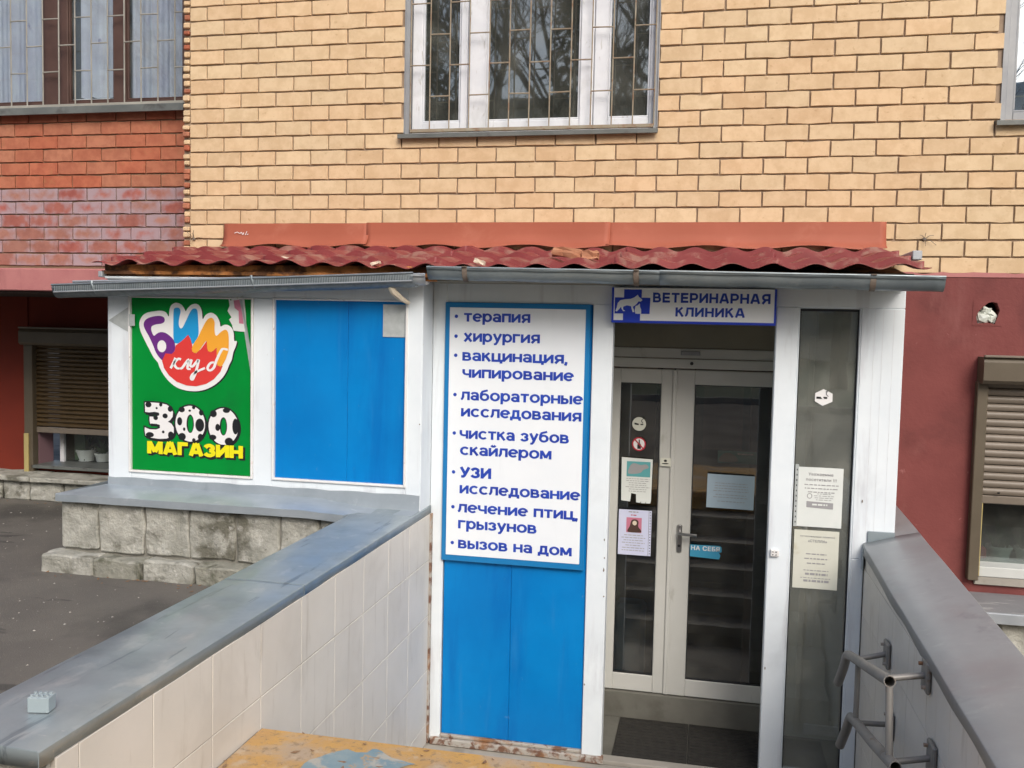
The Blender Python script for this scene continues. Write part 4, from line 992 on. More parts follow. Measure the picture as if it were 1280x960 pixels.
MB().tube([(1.255, -1.03, 1.735), (1.27, -1.02, 1.70), (1.30, -.98, 1.665), (1.33, -.93, 1.64)], [.022, .020, .016, .011], 8).build('sealant_lump', 'palebit', kio, smooth=True)
MB().box(-.612, -.585, -1.0, -.94, 1.765, 1.80, c=.003).build('corner_bracket', 'galv_pale', kio)
MB().box(4.075, 4.125, -.50, -.05, 1.935, 1.985, c=.004).build('roof_end_plate', 'galv_pale', kio)
# rubble on the roof
def lump(nm, m, c, s, lab, cat, seed, rot=0.):
    bm = bmesh.new(); bmesh.ops.create_cube(bm, size=1); bmesh.ops.subdivide_edges(bm, edges=list(bm.edges), cuts=2, use_grid_fill=True)
    for v in bm.verts: v.co = Matrix.Rotation(rot, 3, 'Y') @ Vector((v.co.x*s[0], v.co.y*s[1], v.co.z*s[2])) + noise.noise_vector(v.co*2.4+Vector((seed, 0, 0)))*min(s)*.35
    bm.verts.index_update(); mb = MB(); mb.add([v.co+Vector(c) for v in bm.verts], [[v.index for v in f.verts] for f in bm.faces]); bm.free()
    return tag(mb.build(nm, m), lab, cat)
lump('brick_fragment', 'brickbit', (2.20, -.70, 1.945), (.17, .10, .045), 'long orange brick fragment lying on the red roof tiles', 'brick', 3, .12)
lump('brick_fragment', 'brickbit', (2.33, -.73, 1.930), (.09, .07, .04), 'short brick fragment at the right end of the longer one on the roof', 'brick', 8, 0)
lump('stone_chip', 'palebit', (.50, -.80, 1.895), (.085, .06, .02), 'pale flat chip lying on the left half of the tiled roof', 'stone', 5, .1)
lump('stone_chip', 'palebit', (1.74, -.93, 1.875), (.055, .05, .022), 'pale chip on the roof just above the left end of the right gutter', 'stone', 6, .3)
lump('stone_chip', 'palebit', (1.14, -.96, 1.860), (.05, .04, .015), 'pale chip on the roof edge above the right end of the left gutter', 'stone', 11, -.3)

# ------------------------------------------------------------------ sill sheets, stone base of the kiosk, parapets
base = thing('kiosk_plinth', 'rough grey stone plinth with zinc sill under the green sign and blue panel', 'plinth', (.2, -1.05, 0))
s_ = MB(); pr = [(YL-.002, .535), (YL-.008, .535), (YL-.012, .490), (-1.145, .462), (-1.150, .460), (-1.150, .418), (-1.140, .414)]
N = 48
for i in range(N+1):
    x = -.80+(1.404+.80)*i/N
    for k, (a, b) in enumerate(pr):
        xx = x
        if k < 3: xx = max(x, -.62)
        if k < 2 and x < -.62: b = .47
        tj = min(1, max(0, (x-.80)/.30))
        if k >= 2: b = b*(1-tj)+(.4485, .4475, .447, .440, .439)[k-2]*tj if (k < 5 or x > 1.06) else b-.015*tj
        if x > 1.06 and k >= 3: a = -1.05-.0+.0*k
        wob = .0 if x > .9 and k > 1 else .004*noise.noise((x*6, k*.7, 0)) if k > 1 else .006*abs(math.sin(x*11))*(k < 2)
        s_.v.append((xx, a, b+wob))
for i in range(N):
    for k in range(len(pr)-1): s_.f.append((i*7+k, i*7+k+1, (i+1)*7+k+1, (i+1)*7+k))
s_.build('sill_sheet', 'galv_sill', base, smooth=True, fix=False)
s2 = MB(); s2.add([(-.62, -.88, .475), (-.80, -1.145, .461), (-.80, -.1, .461), (-.62, -.1, .475), (-.80, -1.15, .418), (-.80, -.1, .418)], [(0, 1, 2, 3), (1, 4, 5, 2)]); s2.build('sill_sheet', 'galv', base, fix=False)
MB().box(-.780, 1.052, -1.088, -.90, .0, .428, c=0).build('plinth_core', 'stone_joint', base)
xs = [-.795, -.541, -.234, .061, .358, .634, .88, 1.050]
for i in range(len(xs)-1):
    o = MB().box(xs[i]+.005, xs[i+1]-.005, -1.105, -1.04, .125+random.uniform(-.004, .004), .425, c=.008).build('stone', 'stone', base)
    subdiv_noise(o, 5, .014, 9, i+3)
for i in range(3):
    o = MB().box(-.80, -.73, -1.10+i*.35, -1.10+(i+1)*.35-.01, .125, .445, c=.008).build('stone', 'stone', base); subdiv_noise(o, 4, .012, 9, i+23)
x = -.86; i = 0; rr = random.Random(12)
while x < 1.06:
    wd = rr.uniform(.3, .42); nx_ = min(x+wd, 1.068)
    o = MB().box(x+.004, nx_-.004, -1.21+rr.uniform(-.008, .008), -1.04, -.03, .108+rr.uniform(-.008, .006), c=.010).build('ledge_stone', 'stone_dark' if i % 2 else 'stone', base)
    subdiv_noise(o, 4, .014, 10, i+60); x += wd; i += 1
o = MB().box(-.86, -.78, -1.03, -.15, -.03, .10, c=.01).build('ledge_stone', 'stone_dark', base); subdiv_noise(o, 4, .012, 10, 77)

lp = thing('parapet_wall', 'left stair parapet with beige tiles and blue-grey zinc coping', 'parapet', (1.23, -2.4, 0), 'parapets either side of the stairs')
MB().box(1.09, 1.4125, -3.93, YR-.005, -1.05, .40, c=.0).build('core', 'grout', lp)
o = MB().box(1.075, 1.088, -3.93, -1.25, -.02, .405, c=0).build('outer_face', 'stone', lp)
o = MB().box(1.09, 1.40, -3.945, -3.931, -.02, .405, c=0).build('end_face', 'stone', lp)
def coping(xi, xo, ya, yb, zfun, th, m, parent, N=30, seams=()):
    """sheet metal cap over a wall: zfun(x,y) height"""
    mb = MB(); pr = [(xo, -th), (xo, -.003), (xo+(xi-xo)*.012, 0), (xo+(xi-xo)*.34, .003), (xo+(xi-xo)*.67, .002), (xi-(xi-xo)*.012, 0), (xi, -.003), (xi, -th)]
    for i in range(N+1):
        y = ya+(yb-ya)*i/N
        for k, (x, dz) in enumerate(pr):
            w_ = .003*noise.noise((x*3, y*2.3, 1))+(.004*noise.noise((y*3, k, 4)) if k in (0, 7) else 0)
            mb.v.append((x+w_*.8, y, zfun(x, y)+dz+w_))
    n = len(pr)
    for i in range(N):
        for k in range(n-1): mb.f.append((i*n+k, i*n+k+1, (i+1)*n+k+1, (i+1)*n+k))
    b = len(mb.v)                         # end cap facing the viewer
    mb.f.append(tuple(range(n)))
    o = mb.build('coping', m, parent, smooth=True, fix=False)
    sm = o.modifiers.new('thick', 'SOLIDIFY'); sm.thickness = .0015
    return o
coping(1.412, 1.055, -3.985, -2.44, lambda x, y: .442, .045, 'galv', lp)
coping(1.413, 1.054, -2.46, -.705, lambda x, y: .4435+.002*(y+2.4), .045, 'galv', lp)
MB().box(1.385, 1.398, YR-.012, YR+.0, .40, .475, c=.002).build('coping_upstand', 'galv', lp)
def parapet_tiles(xf, ynear, yfar, ycuts, zcuts, ztop, parent, side):
    """tiles on the face x=xf; side=+1 looks to +x"""
    for i in range(len(ycuts)-1):
        for k in range(len(zcuts)-1):
            z0, z1 = zcuts[k], zcuts[k+1]; y0, y1 = ycuts[i], ycuts[i+1]
            if z1 < -.25 and y1 < -2.9: continue
            g = .0016
            o = MB().box(xf, xf+side*.010, y0+g, y1-g, z0+g, z1-g, c=.0015).build('tile', 'tile', parent)
            o.rotation_euler = (0, random.uniform(-.0015, .0015), random.uniform(-.002, .002))
yc = [-3.93, -3.84, -3.51, -3.175, -2.835, -2.487, -2.143, -1.795, -1.448, -1.106, YR-.006]
parapet_tiles(1.404, 0, 0, yc, [-1.0, -.875, -.546, -.212, .122, .40], .40, lp, 1)

rp = thing('parapet_wall', 'right stair parapet with wide mauve-grey coping and pipe handrail', 'parapet', (4.0, -1.9, 0), 'parapets either side of the stairs')
def zr(x, y):                              # falls towards the street and towards the stairs
    zi = .385+.043*(y+.85); zo = .50+.048*(y+.1)
    t = (x-3.865)/(4.14-3.865); return zi*(1-t)+zo*t
c0 = MB(); 
vs = []
for y in (-4.2, -.03):
    for x in (3.8665, 4.115):
        for z in (-1.1, zr(x, y)-.03): vs.append((x, y, z))
c0.add(vs, [(0, 1, 3, 2), (4, 6, 7, 5), (0, 4, 5, 1), (2, 3, 7, 6), (1, 5, 7, 3), (0, 2, 6, 4)]); c0.build('core', 'grout', rp)
coping(3.852, 4.135, -3.55, YR-.004, zr, .05, 'galv_cap', rp)
coping(4.018, 4.134, YR-.004, -.022, zr, .05, 'galv_cap', rp)
MB().box(3.850, 3.853, YR-.05, YR-.0, .25, .37, c=0).build('coping_upstand', 'galv', rp)
ycr = [-4.2, -3.9, -3.56, -3.22, -2.88, -2.54, -2.2, -1.86, -1.52, -1.18, YR-.006]
parapet_tiles(3.875, 0, 0, ycr, [-1.0, -.66, -.33, 0.0, .33][:4]+[.255], .3, rp, -1)
for i in range(len(ycr)-1):                # top course, cut to the fall of the coping
    y0, y1 = ycr[i]+.002, ycr[i+1]-.002
    mb = MB(); a, b = zr(3.865, y0)-.035, zr(3.865, y1)-.035
    if a < .262: a = .262
    mb.add([(3.875, y0, .259), (3.875, y1, .259), (3.875, y1, b), (3.875, y0, a), (3.865, y0, .259), (3.865, y1, .259), (3.865, y1, b), (3.865, y0, a)], [(0, 1, 2, 3), (4, 7, 6, 5), (0, 4, 5, 1), (3, 2, 6, 7), (0, 3, 7, 4), (1, 5, 6, 2)])
    mb.build('tile', 'tile', rp)

# ------------------------------------------------------------------ handrail
hr = thing('handrail', 'double grey pipe handrail bolted to the inner face of the right parapet', 'handrail', (3.70, -1.9, 0))
def pipe(pts, r, nm='rail_pipe', m='steel', open_end=True):
    P = [Vector(p) for p in pts]
    mb = MB().tube(P, r, 16, caps=False); mb.tube(P, r*.86, 16, caps=False)
    n = 16; L_ = len(P)
    b2 = L_*n
    for e in (0, L_-1):
        for k in range(n): k2 = (k+1) % n; mb.f.append((e*n+k, e*n+k2, b2+e*n+k2, b2+e*n+k))
    o = mb.build(nm, m, hr, smooth=True, fix=False)
    bm = bmesh.new(); bm.from_mesh(o.data); bmesh.ops.recalc_face_normals(bm, faces=bm.faces); bm.to_mesh(o.data); bm.free(); return o
RP = .0215
pipe([(3.68, -1.235, -.20), (3.695, -1.29, -.10), (3.70, -1.325, -.035), (3.70, -1.36, -.012), (3.70, -1.42, .008), (3.70, -1.9, .125), (3.70, -2.35, .235)], RP)
pipe([(3.68, -1.38, -.45), (3.695, -1.45, -.34), (3.70, -1.50, -.268), (3.70, -1.535, -.243), (3.70, -1.60, -.225), (3.70, -2.1, -.115), (3.70, -2.52, -.012)], RP)
def rod(a, b, r=.0125, nm='rail_strut'): return MB().tube([a, b], r, 10).build(nm, 'steel', hr, smooth=True)
rod((3.70, -1.66, .055), (3.70, -1.66, -.21)); rod((3.70, -2.345, .215), (3.70, -2.40, -.04), .014)
def plate(y, z, dy, dz):
    p = MB().box(3.846, 3.863, y-dy/2, y+dy/2, z-dz/2, z+dz/2, c=.006).build('wall_plate', 'steel', hr)
    for sy in (-1, 1):
        MB().tube([(3.832, y+sy*dy*.3, z+sy*dz*.3), (3.848, y+sy*dy*.3, z+sy*dz*.3)], .008, 6).build('bolt', 'rusty', p)
for (y, z, zz) in ((-1.47, .045, .01), (-2.22, .225, .205)):
    plate(y, z, .10, .12); rod((3.85, y, z), (3.70, y-.02, zz))
for (y, z, zz) in ((-1.62, -.225, -.225), (-2.36, -.035, -.06)):
    plate(y, z, .10, .12); rod((3.85, y, z), (3.70, y-.02, zz))

# ------------------------------------------------------------------ signs
SY = YR-.016
ls = thing('service_sign', 'tall white sign listing veterinary services in blue letters', 'sign', (1.91, SY, .12))
MB().box(1.484, 2.338, SY, SY+.014, .124, 1.656, c=.002).build('border', 'blue_border', ls)
MB().box(1.512, 2.312, SY-.0025, SY+.002, .160, 1.626, c=.001).build('sheet', 'sign_white', ls)
TY = SY-.0035
LINES = [('терапия', 1.598, 1.991, 1.544, 1), ('хирургия', 1.599, 2.05, 1.428, 1), ('вакцинация,', 1.594, 2.214, 1.316, 1), ('чипирование', 1.596, 2.251, 1.217, 0), ('лабораторные', 1.589, 2.307, 1.085, 1), ('исследования', 1.592, 2.302, 0.988, 0), ('чистка зубов', 1.586, 2.234, 0.858, 1), ('скайлером', 1.59, 2.134, 0.761, 0), ('УЗИ', 1.591, 1.779, 0.627, 1), ('исследование', 1.592, 2.306, 0.532, 0), ('лечение птиц,', 1.583, 2.297, 0.419, 1), ('грызунов', 1.587, 2.058, 0.322, 0), ('вызов на дом', 1.589, 2.266, 0.204, 1)]
for s, a, b, z, dot in LINES:
    stroke_text('lettering', s, TY, 'navy', ls, a, b, z, .062 if s == 'УЗИ' else .049, t=.255, gap=.10)
    if dot: flat('bullet', [ell(1.552, z+.030, .0105, .0105, 16)], TY, 'navy', ls)
hsn = thing('overhead_sign', 'wide white sign over the door with a blue cross and animal silhouettes', 'sign', (2.9, -.76, 1.56))
HY = -.765
MB().box(2.462, 3.350, HY+.003, YR-.004, 1.556, 1.752, c=.002).build('border', 'cross_blue', hsn)
MB().box(2.474, 3.338, HY, HY+.003, 1.570, 1.751, c=.001).build('sheet', 'sign_gloss', hsn)
def pz(x, y): return (2.478+(x-215)/8*.004575, 1.741-y/8*.00447)      # zoomed pixel -> sign plane
flat('cross', [[pz(305, 0), pz(476, 0), pz(476, 80), pz(560, 80), pz(556, 240), pz(466, 240), pz(466, 325), pz(300, 325), pz(300, 240), pz(217, 240), pz(217, 80), pz(305, 80)]], HY-.001, 'cross_blue', hsn)
dog = [(225, 215), (238, 180), (246, 135), (270, 108), (320, 97), (370, 93), (405, 78), (425, 62), (437, 50), (450, 72), (470, 88), (484, 102), (470, 118), (445, 118), (432, 140), (412, 158), (392, 172), (404, 200), (410, 224), (392, 224), (382, 190), (376, 166), (335, 158), (300, 172), (300, 200), (322, 214), (302, 216), (286, 196), (280, 172), (262, 196), (240, 220)]
flat('dog_silhouette', [[pz(*p) for p in dog]], HY-.002, 'sign_white', hsn)
cat_ = [(418, 170), (424, 158), (433, 162), (446, 150), (458, 138), (462, 150), (462, 168), (474, 196), (476, 238), (440, 241), (420, 238), (412, 205)]
flat('cat_silhouette', [[pz(*p) for p in cat_]], HY-.002, 'sign_white', hsn)
stroke_text('lettering', 'ВЕТЕРИНАРНАЯ', HY-.001, 'navy', hsn, 2.690, 3.316, 1.672, .053, t=.23)
stroke_text('lettering', 'КЛИНИКА', HY-.001, 'navy', hsn, 2.815, 3.185, 1.596, .050, t=.23)

gs = thing('shop_sign', 'green pet shop sign with a hand shaped multicoloured logo', 'sign', (-.05, -.9, .59))
GY = YL+.008
MB().box(-.459, .345, GY, GY+.016, .590, 1.654, c=.002).build('sheet', 'green', gs)
# flap of the film curling off at the top right
MB().add([(.262, GY-.006, 1.648), (.290, GY-.022, 1.644), (.352, GY-.010, 1.30), (.338, GY-.002, 1.20)], [(0, 1, 2, 3)]).build('curled_edge', 'tape', gs)
def lg(x, y): return (-.470+.002+(x-20)*.000658, 1.690-.0+(-(y))*.000630+.0)   # zoom (160,370)x8
def LG(pts, k=3): return catmull([lg(*p) for p in pts], k)
white_o = [(115, 340), (120, 290), (150, 240), (200, 210), (280, 195), (340, 190), (390, 205), (418, 245), (424, 190), (440, 140), (475, 115), (510, 112), (550, 130), (580, 170), (592, 190), (612, 160), (650, 127), (700, 118), (735, 142), (755, 190), (763, 262), (790, 225), (830, 202), (870, 205), (910, 238), (935, 290), (942, 328), (980, 312), (1020, 315), (1055, 342), (1074, 390), (1078, 460), (1104, 463), (1095, 510), (1070, 570), (1055, 640), (1030, 690), (1000, 760), (950, 830), (880, 890), (790, 935), (690, 955), (590, 950), (500, 925), (420, 870), (360, 800), (322, 735), (305, 690), (260, 640), (220, 570), (170, 480), (130, 400)]
flat('logo_shadow', [[(a+.008, b-.006) for a, b in LG(white_o)]], GY-.0008, 'p_black', gs)
flat('logo_outline', [LG(white_o)], GY-.0016, 'p_white', gs)
purple = [(160, 330), (172, 290), (210, 262), (270, 245), (330, 240), (365, 250), (378, 275), (370, 300), (340, 315), (290, 322), (247, 340), (238, 370), (250, 410), (268, 433), (292, 415), (330, 397), (380, 400), (430, 430), (470, 470), (485, 520), (480, 570), (450, 602), (400, 607), (380, 640), (355, 668), (320, 640), (285, 590), (255, 520), (215, 440), (178, 380)]
flat('logo_letter', [LG(purple), [lg(*p) for p in ell(347, 532, 46, 58)]], GY-.0024, 'p_purple', gs)
cyan = [(468, 190), (478, 165), (505, 157), (530, 165), (540, 195), (530, 240), (522, 290), (525, 335), (542, 356), (565, 338), (600, 270), (632, 205), (658, 170), (690, 163), (710, 182), (717, 250), (722, 340), (722, 410), (702, 460), (675, 496), (640, 500), (600, 500), (500, 500), (475, 490), (466, 430), (466, 300)]
flat('logo_letter', [LG(cyan)], GY-.0024, 'p_cyan', gs)
red = [(385, 600), (450, 603), (480, 575), (490, 520), (540, 485), (580, 452), (617, 414), (640, 450), (658, 510), (660, 575), (700, 590), (745, 550), (805, 470), (820, 565), (850, 575), (905, 530), (905, 640), (915, 700), (965, 702), (945, 755), (880, 830), (800, 880), (700, 907), (600, 902), (500, 870), (420, 810), (370, 740), (350, 672)]
flat('logo_palm', [[lg(*p) for p in red]], GY-.0032, 'p_red', gs)
orange = [(655, 545), (680, 490), (720, 430), (760, 350), (800, 280), (835, 250), (865, 252), (885, 290), (883, 350), (890, 405), (908, 416), (950, 377), (990, 358), (1015, 375), (1026, 430), (1025, 540), (1010, 600), (985, 660), (955, 705), (928, 705), (907, 680), (912, 640), (906, 590), (905, 530), (880, 555), (850, 572), (822, 565), (810, 530), (804, 468), (770, 505), (735, 555), (700, 586), (668, 580)]
flat('logo_letter', [LG(orange)], GY-.0040, 'p_orange', gs)
scr = [[(490, 640), (468, 690), (440, 742)], [(545, 655), (520, 648), (478, 692), (500, 735), (532, 742)], [(535, 740), (560, 732), (625, 650), (612, 735), (645, 742)],
       [(655, 650), (640, 700), (662, 718), (720, 652)], [(728, 648), (700, 760), (665, 842), (648, 825), (680, 780), (790, 728)],
       [(880, 672), (845, 680), (815, 725), (838, 750), (878, 722), (905, 650), (950, 560), (975, 540), (1018, 548)]]
ribbons('logo_script', [[lg(*p) for p in l_] for l_ in scr], .0115, GY-.0048, 'p_white', gs)
def lz(x, y): return (-.458+(x-40)*.000658, 1.1285-.0+(-y)*.000630)       # zoom (160,480)x8
z3 = [(175, 193), (250, 190), (330, 192), (400, 204), (445, 232), (466, 275), (462, 320), (435, 355), (412, 370), (450, 388), (474, 425), (474, 475), (450, 512), (400, 535), (320, 542), (240, 535), (180, 516), (172, 470), (172, 435), (225, 452), (290, 452), (330, 436), (330, 405), (290, 396), (228, 396), (222, 360), (224, 328), (280, 328), (325, 312), (322, 288), (280, 280), (220, 288), (177, 285)]
O1, O1h = ell(642, 380, 152, 174, 36), ell(642, 380, 38, 90, 28)
O2, O2h = ell(978, 391, 150, 176, 36), ell(978, 390, 37, 88, 28)
P3 = [lz(*p) for p in z3]
bk = lambda pts, g: [lz(*p) for p in pts]
flat('number_outline', [P3], GY-.0008, 'p_black', gs, offset=.009)
flat('number_shadow', [[(a+.009, b-.012) for a, b in P3]], GY-.0004, 'p_black', gs, offset=.006)
for k, (O_, H_) in enumerate(((O1, O1h), (O2, O2h))):
    cx, cy = (642, 380) if k == 0 else (978, 391)
    flat('number_outline', [bk(ell(cx, cy, 167, 190, 36), 0), bk(ell(cx, cy, 27, 80), 0)], GY-.0009-k*.0001, 'p_black', gs)
    flat('number_shadow', [[(a+.009, b-.010) for a, b in bk(ell(cx, cy, 162, 186, 36), 0)], [(a+.002, b-.002) for a, b in bk(ell(cx, cy, 26, 80), 0)]], GY-.0005-k*.0001, 'p_black', gs)
flat('number', [P3], GY-.0016, 'p_white', gs)
flat('number', [bk(O1, 0), bk(O1h, 0)], GY-.0016, 'p_white', gs)
flat('number', [bk(O2, 0), bk(O2h, 0)], GY-.0016, 'p_white', gs)
spots = [(212, 212, 32, 27), (340, 206, 17, 20), (297, 243, 11, 11), (437, 245, 25, 28), (385, 315, 27, 24), (287, 338, 24, 22), (365, 472, 14, 14), (226, 506, 42, 26), (444, 500, 30, 36),
         (556, 246, 32, 27), (637, 253, 13, 11), (678, 220, 17, 17), (755, 268, 24, 28), (535, 360, 26, 40), (740, 388, 45, 63), (581, 435, 12, 17), (560, 508, 38, 36), (680, 538, 18, 20), (748, 505, 28, 33),
         (878, 272, 34, 34), (1008, 236, 36, 24), (1100, 385, 32, 76), (921, 402, 24, 34), (872, 500, 36, 26), (1035, 533, 42, 38)]
for i, (a, b, c_, d) in enumerate(spots): flat('spot', [[lz(*p) for p in ell(a, b, c_, d, 18)]], GY-.0022-.00002*i, 'p_black', gs)
stroke_text('lettering_shadow', 'МАГАЗИН', GY-.0004, 'p_black', gs, -.347+.008, .286+.008, .692-.010, .079, t=.40, gap=.12)
stroke_text('lettering', 'МАГАЗИН', GY-.0014, 'p_yellow', gs, -.350, .284, .694, .076, t=.31, gap=.12)
# torn paper on the green sign and stickers
tp = flat('torn_paper', [[lg(*p) for p in [(1025, 60), (1050, 85), (1060, 45), (1085, 70), (1110, 38), (1130, 55), (1165, 28), (1180, 60), (1195, 200), (1205, 372), (1150, 372), (1075, 365), (1060, 310), (1030, 260), (1055, 240), (1015, 180), (1035, 130)]]], GY-.006, 'paper', None)
tag(tp, 'torn white paper remnant at the top right of the green sign', 'paper remnant')
pk = flat('faded_print', [[lg(*p) for p in [(1075, 80), (1140, 70), (1165, 110), (1160, 200), (1175, 300), (1130, 295), (1125, 180), (1085, 150)]]], GY-.0066, 'p_pink', tp)
t2 = MB().box(1.163, 1.303, YL+.008, YL+.0105, 1.445, 1.632, c=.001).build('torn_poster', 'tape'); tag(t2, 'grey peeling poster remnant in the top right corner of the upper blue panel', 'paper remnant')
t3 = flat('direction_arrow', [[(-.612, 1.505), (-.466, 1.594), (-.466, 1.432)]], YL-.003, 'tape', None); tag(t3, 'faded silver triangle sticker on the white post left of the green sign', 'sticker')
t4 = MB().box(-.466, -.425, YL-.013, YL-.011, 1.475, 1.545, c=0).build('tape_strip', 'tape'); tag(t4, 'short grey tape strip holding the triangle sticker to the sign frame', 'tape')

# notices on the door glass
def bars(par, x0, x1, z, n, dz, h, y, m='p_grey', seed=1, ctr=True):
    rr = random.Random(seed); mb = MB()
    for i in range(n):
        a = rr.uniform(0, .18)*(x1-x0); c_ = a if ctr else 0
        xx = x0+c_; xe = x1-a; zz = z-i*dz
        while xx < xe:
            wl = rr.uniform(.008, .026); x2 = min(xx+wl, xe)
            mb.add([(xx, y, zz), (x2, y, zz), (x2, y, zz+h), (xx, y, zz+h)], [(0, 1, 2, 3)]); xx = x2+.005
    return mb.build('small_print', m, par, fix=False)
def sheet(nm, m, x0, x1, z0, z1, y, label, cat='notice', rot=0., group=None):
    t = MB()
    n = 6
    for i in range(n+1):
        for k in range(2):
            x = x0+(x1-x0)*i/n; t.v.append((x, y-.0006*math.sin(i*1.2), (z0, z1)[k]))
    for i in range(n): t.f.append((2*i, 2*i+2, 2*i+3, 2*i+1))
    o = t.build(nm, m, None, fix=False); tag(o, label, cat, group); o.rotation_euler = (0, rot, 0)
    return o
DY = -.028
# left leaf: paper with picture and tear-off tabs
nt1 = flat('notice', [[(2.478, .700), (2.676, .694), (2.672, .425), (2.668, .410), (2.641, .408), (2.640, .420), (2.636, .408), (2.610, .408), (2.609, .422), (2.604, .410), (2.578, .412), (2.576, .465), (2.545, .470), (2.540, .415), (2.482, .420)]], DY, 'paper', None)
tag(nt1, 'notice with a teal picture and tear-off tabs, some torn away, on the left door', 'notice')
MB().box(2.512, 2.662, DY-.0015, DY-.001, .578, .676).build('picture', 'p_teal', nt1)
flat('picture_animal', [LG([(0, 0), (1, 0), (0, 1)], 1) and catmull([(2.52, .60), (2.535, .65), (2.56, .665), (2.60, .655), (2.635, .66), (2.652, .64), (2.62, .625), (2.60, .605), (2.56, .595)], 3)], DY-.002, 'p_grey', nt1)
bars(nt1, 2.505, 2.665, .562, 7, .0135, .004, DY-.0015, seed=4)
nt2 = sheet('notice', 'paper_lilac', 2.470, 2.662, .068, .362, DY, 'lilac paper with a photo of a brown animal, lower on the left door')
MB().box(2.520, 2.618, DY-.0015, DY-.001, .215, .312).build('picture', 'p_pink', nt2)
flat('picture_animal', [catmull([(2.53, .218), (2.542, .255), (2.55, .288), (2.562, .300), (2.585, .300), (2.598, .286), (2.597, .255), (2.612, .235), (2.612, .218)], 3)], DY-.002, 'brown_wood', nt2)
flat('picture_face', [ell(2.573, .277, .014, .015, 14)], DY-.0025, 'palebit', nt2)
bars(nt2, 2.490, 2.645, .195, 7, .0165, .0045, DY-.0015, seed=5); bars(nt2, 2.52, 2.61, .345, 1, .01, .007, DY-.0015, seed=6); bars(nt2, 2.545, 2.59, .325, 1, .01, .006, DY-.0015, 'p_crimson', seed=7)
MB().box(2.664, 2.680, DY-.0005, DY, .068, .362).build('punched_margin', 'paper_lilac', nt2)
mb = MB()
for i in range(16): mb.box(2.670, 2.675, DY-.0012, DY-.0006, .08+i*.0178, .087+i*.0178)
o = mb.build('punch_holes', 'p_black', nt2)
def disc(nm, m, x, z, r, y, label, cat='sticker'):
    mb = MB(); n = 28
    mb.v = [(x+r*math.cos(2*math.pi*i/n), y, z+r*math.sin(2*math.pi*i/n)) for i in range(n)]; mb.f = [tuple(range(n))]
    o = mb.build(nm, m, None, fix=False); return tag(o, label, cat)
d1 = disc('smoking_sticker', 'paper_old', 2.582, .918, .044, DY, 'round cream sticker with a burning cigarette on the left door')
flat('cigarette', [[(2.553, .926), (2.580, .920), (2.580, .910), (2.553, .914)], [(2.590, .918), (2.608, .921), (2.608, .912), (2.592, .911)]], DY-.001, 'p_black', d1)
ribbons('smoke', [[(2.606, .924), (2.596, .940), (2.608, .952), (2.602, .962)]], .003, DY-.001, 'p_black', d1)
d2 = disc('bottle_sticker', 'p_white', 2.585, .789, .044, DY, 'round red sticker with a crossed out bottle on the left door')
flat('red_ring', [ell(2.585, .789, .0445, .0445, 30), ell(2.585, .789, .036, .036, 30)], DY-.001, 'p_crimson', d2)
flat('bottle', [[(2.575, .758), (2.598, .758), (2.598, .785), (2.590, .795), (2.590, .818), (2.583, .818), (2.583, .795), (2.575, .785)]], DY-.001, 'p_black', d2)
flat('slash', [[(2.556, .814), (2.562, .819), (2.614, .765), (2.608, .760)]], DY-.0018, 'p_crimson', d2)
sk = sheet('sticker', 'paper_old', 2.722, 2.790, .655, .708, DY, 'small yellowed sticker with a dark emblem on the left door stile', 'sticker')
flat('emblem', [ell(2.755, .690, .010, .008), ell(2.755, .672, .022, .004)], DY-.001, 'p_black', sk)
nt3 = sheet('notice', 'paper_blue', 3.020, 3.309, .408, .622, DY-.004, 'blue-tinted landscape notice taped to the right door', rot=.012)
bars(nt3, 3.05, 3.285, .565, 4, .0165, .0042, DY-.0055, seed=9); bars(nt3, 3.05, 3.285, .492, 2, .0165, .0042, DY-.0055, seed=10); bars(nt3, 3.07, 3.27, .45, 1, .0165, .0042, DY-.0055, seed=11)
nt4 = flat('pull_sticker', [[(2.928, .088), (3.110, .080), (3.118, .105), (3.108, .122), (3.124, .128), (3.122, .160), (3.108, .166), (2.928, .164)]], DY-.004, 'p_sky', None)
tag(nt4, 'torn light blue sticker reading НА СЕБЯ beside the door handle', 'sticker')
text('lettering', 'НА СЕБЯ', DY-.005, 'p_white', nt4, 2.934, 3.112, .130, .027, bold=.03)
nt5 = sheet('blind_sticker', 'p_teal', 3.080, 3.320, .690, .768, .012, 'dim teal picture sticker high on the right door glass', 'sticker')
flat('picture_shape', [catmull([(3.09, .70), (3.11, .745), (3.15, .755), (3.19, .735), (3.20, .70)], 3)], .0105, 'p_grey', nt5)
bars(nt5, 3.19, 3.31, .745, 1, .02, .010, .0105, 'p_white', seed=12)
# notices on the side glass
GYs = YR+.024
hx = flat('smoking_sticker', [[(3.622+.052*math.cos(R(a)), 1.172+.046*math.sin(R(a))) for a in (92, 30, -28, -95, -152, 150)]], GYs, 'p_white', None)
tag(hx, 'white hexagonal cigarette sticker on the tall side glass', 'sticker')
flat('cigarette', [[(3.584, 1.176), (3.606, 1.176), (3.614, 1.164), (3.584, 1.164)], [(3.618, 1.176), (3.640, 1.176), (3.640, 1.165), (3.625, 1.165)]], GYs-.001, 'p_black', hx)
ribbons('smoke', [[(3.646, 1.178), (3.634, 1.192), (3.640, 1.208), (3.630, 1.202)]], .0025, GYs-.001, 'p_black', hx)
nt6 = sheet('notice', 'paper', 3.508, 3.742, .457, .787, GYs, 'upper white notice in a punched plastic sleeve on the side glass')
MB().box(3.490, 3.508, GYs-.0006, GYs, .455, .800).build('sleeve_margin', 'tape', nt6)
mb = MB()
for i in range(11): mb.box(3.497, 3.502, GYs-.0012, GYs-.0007, .475+i*.029, .485+i*.029)
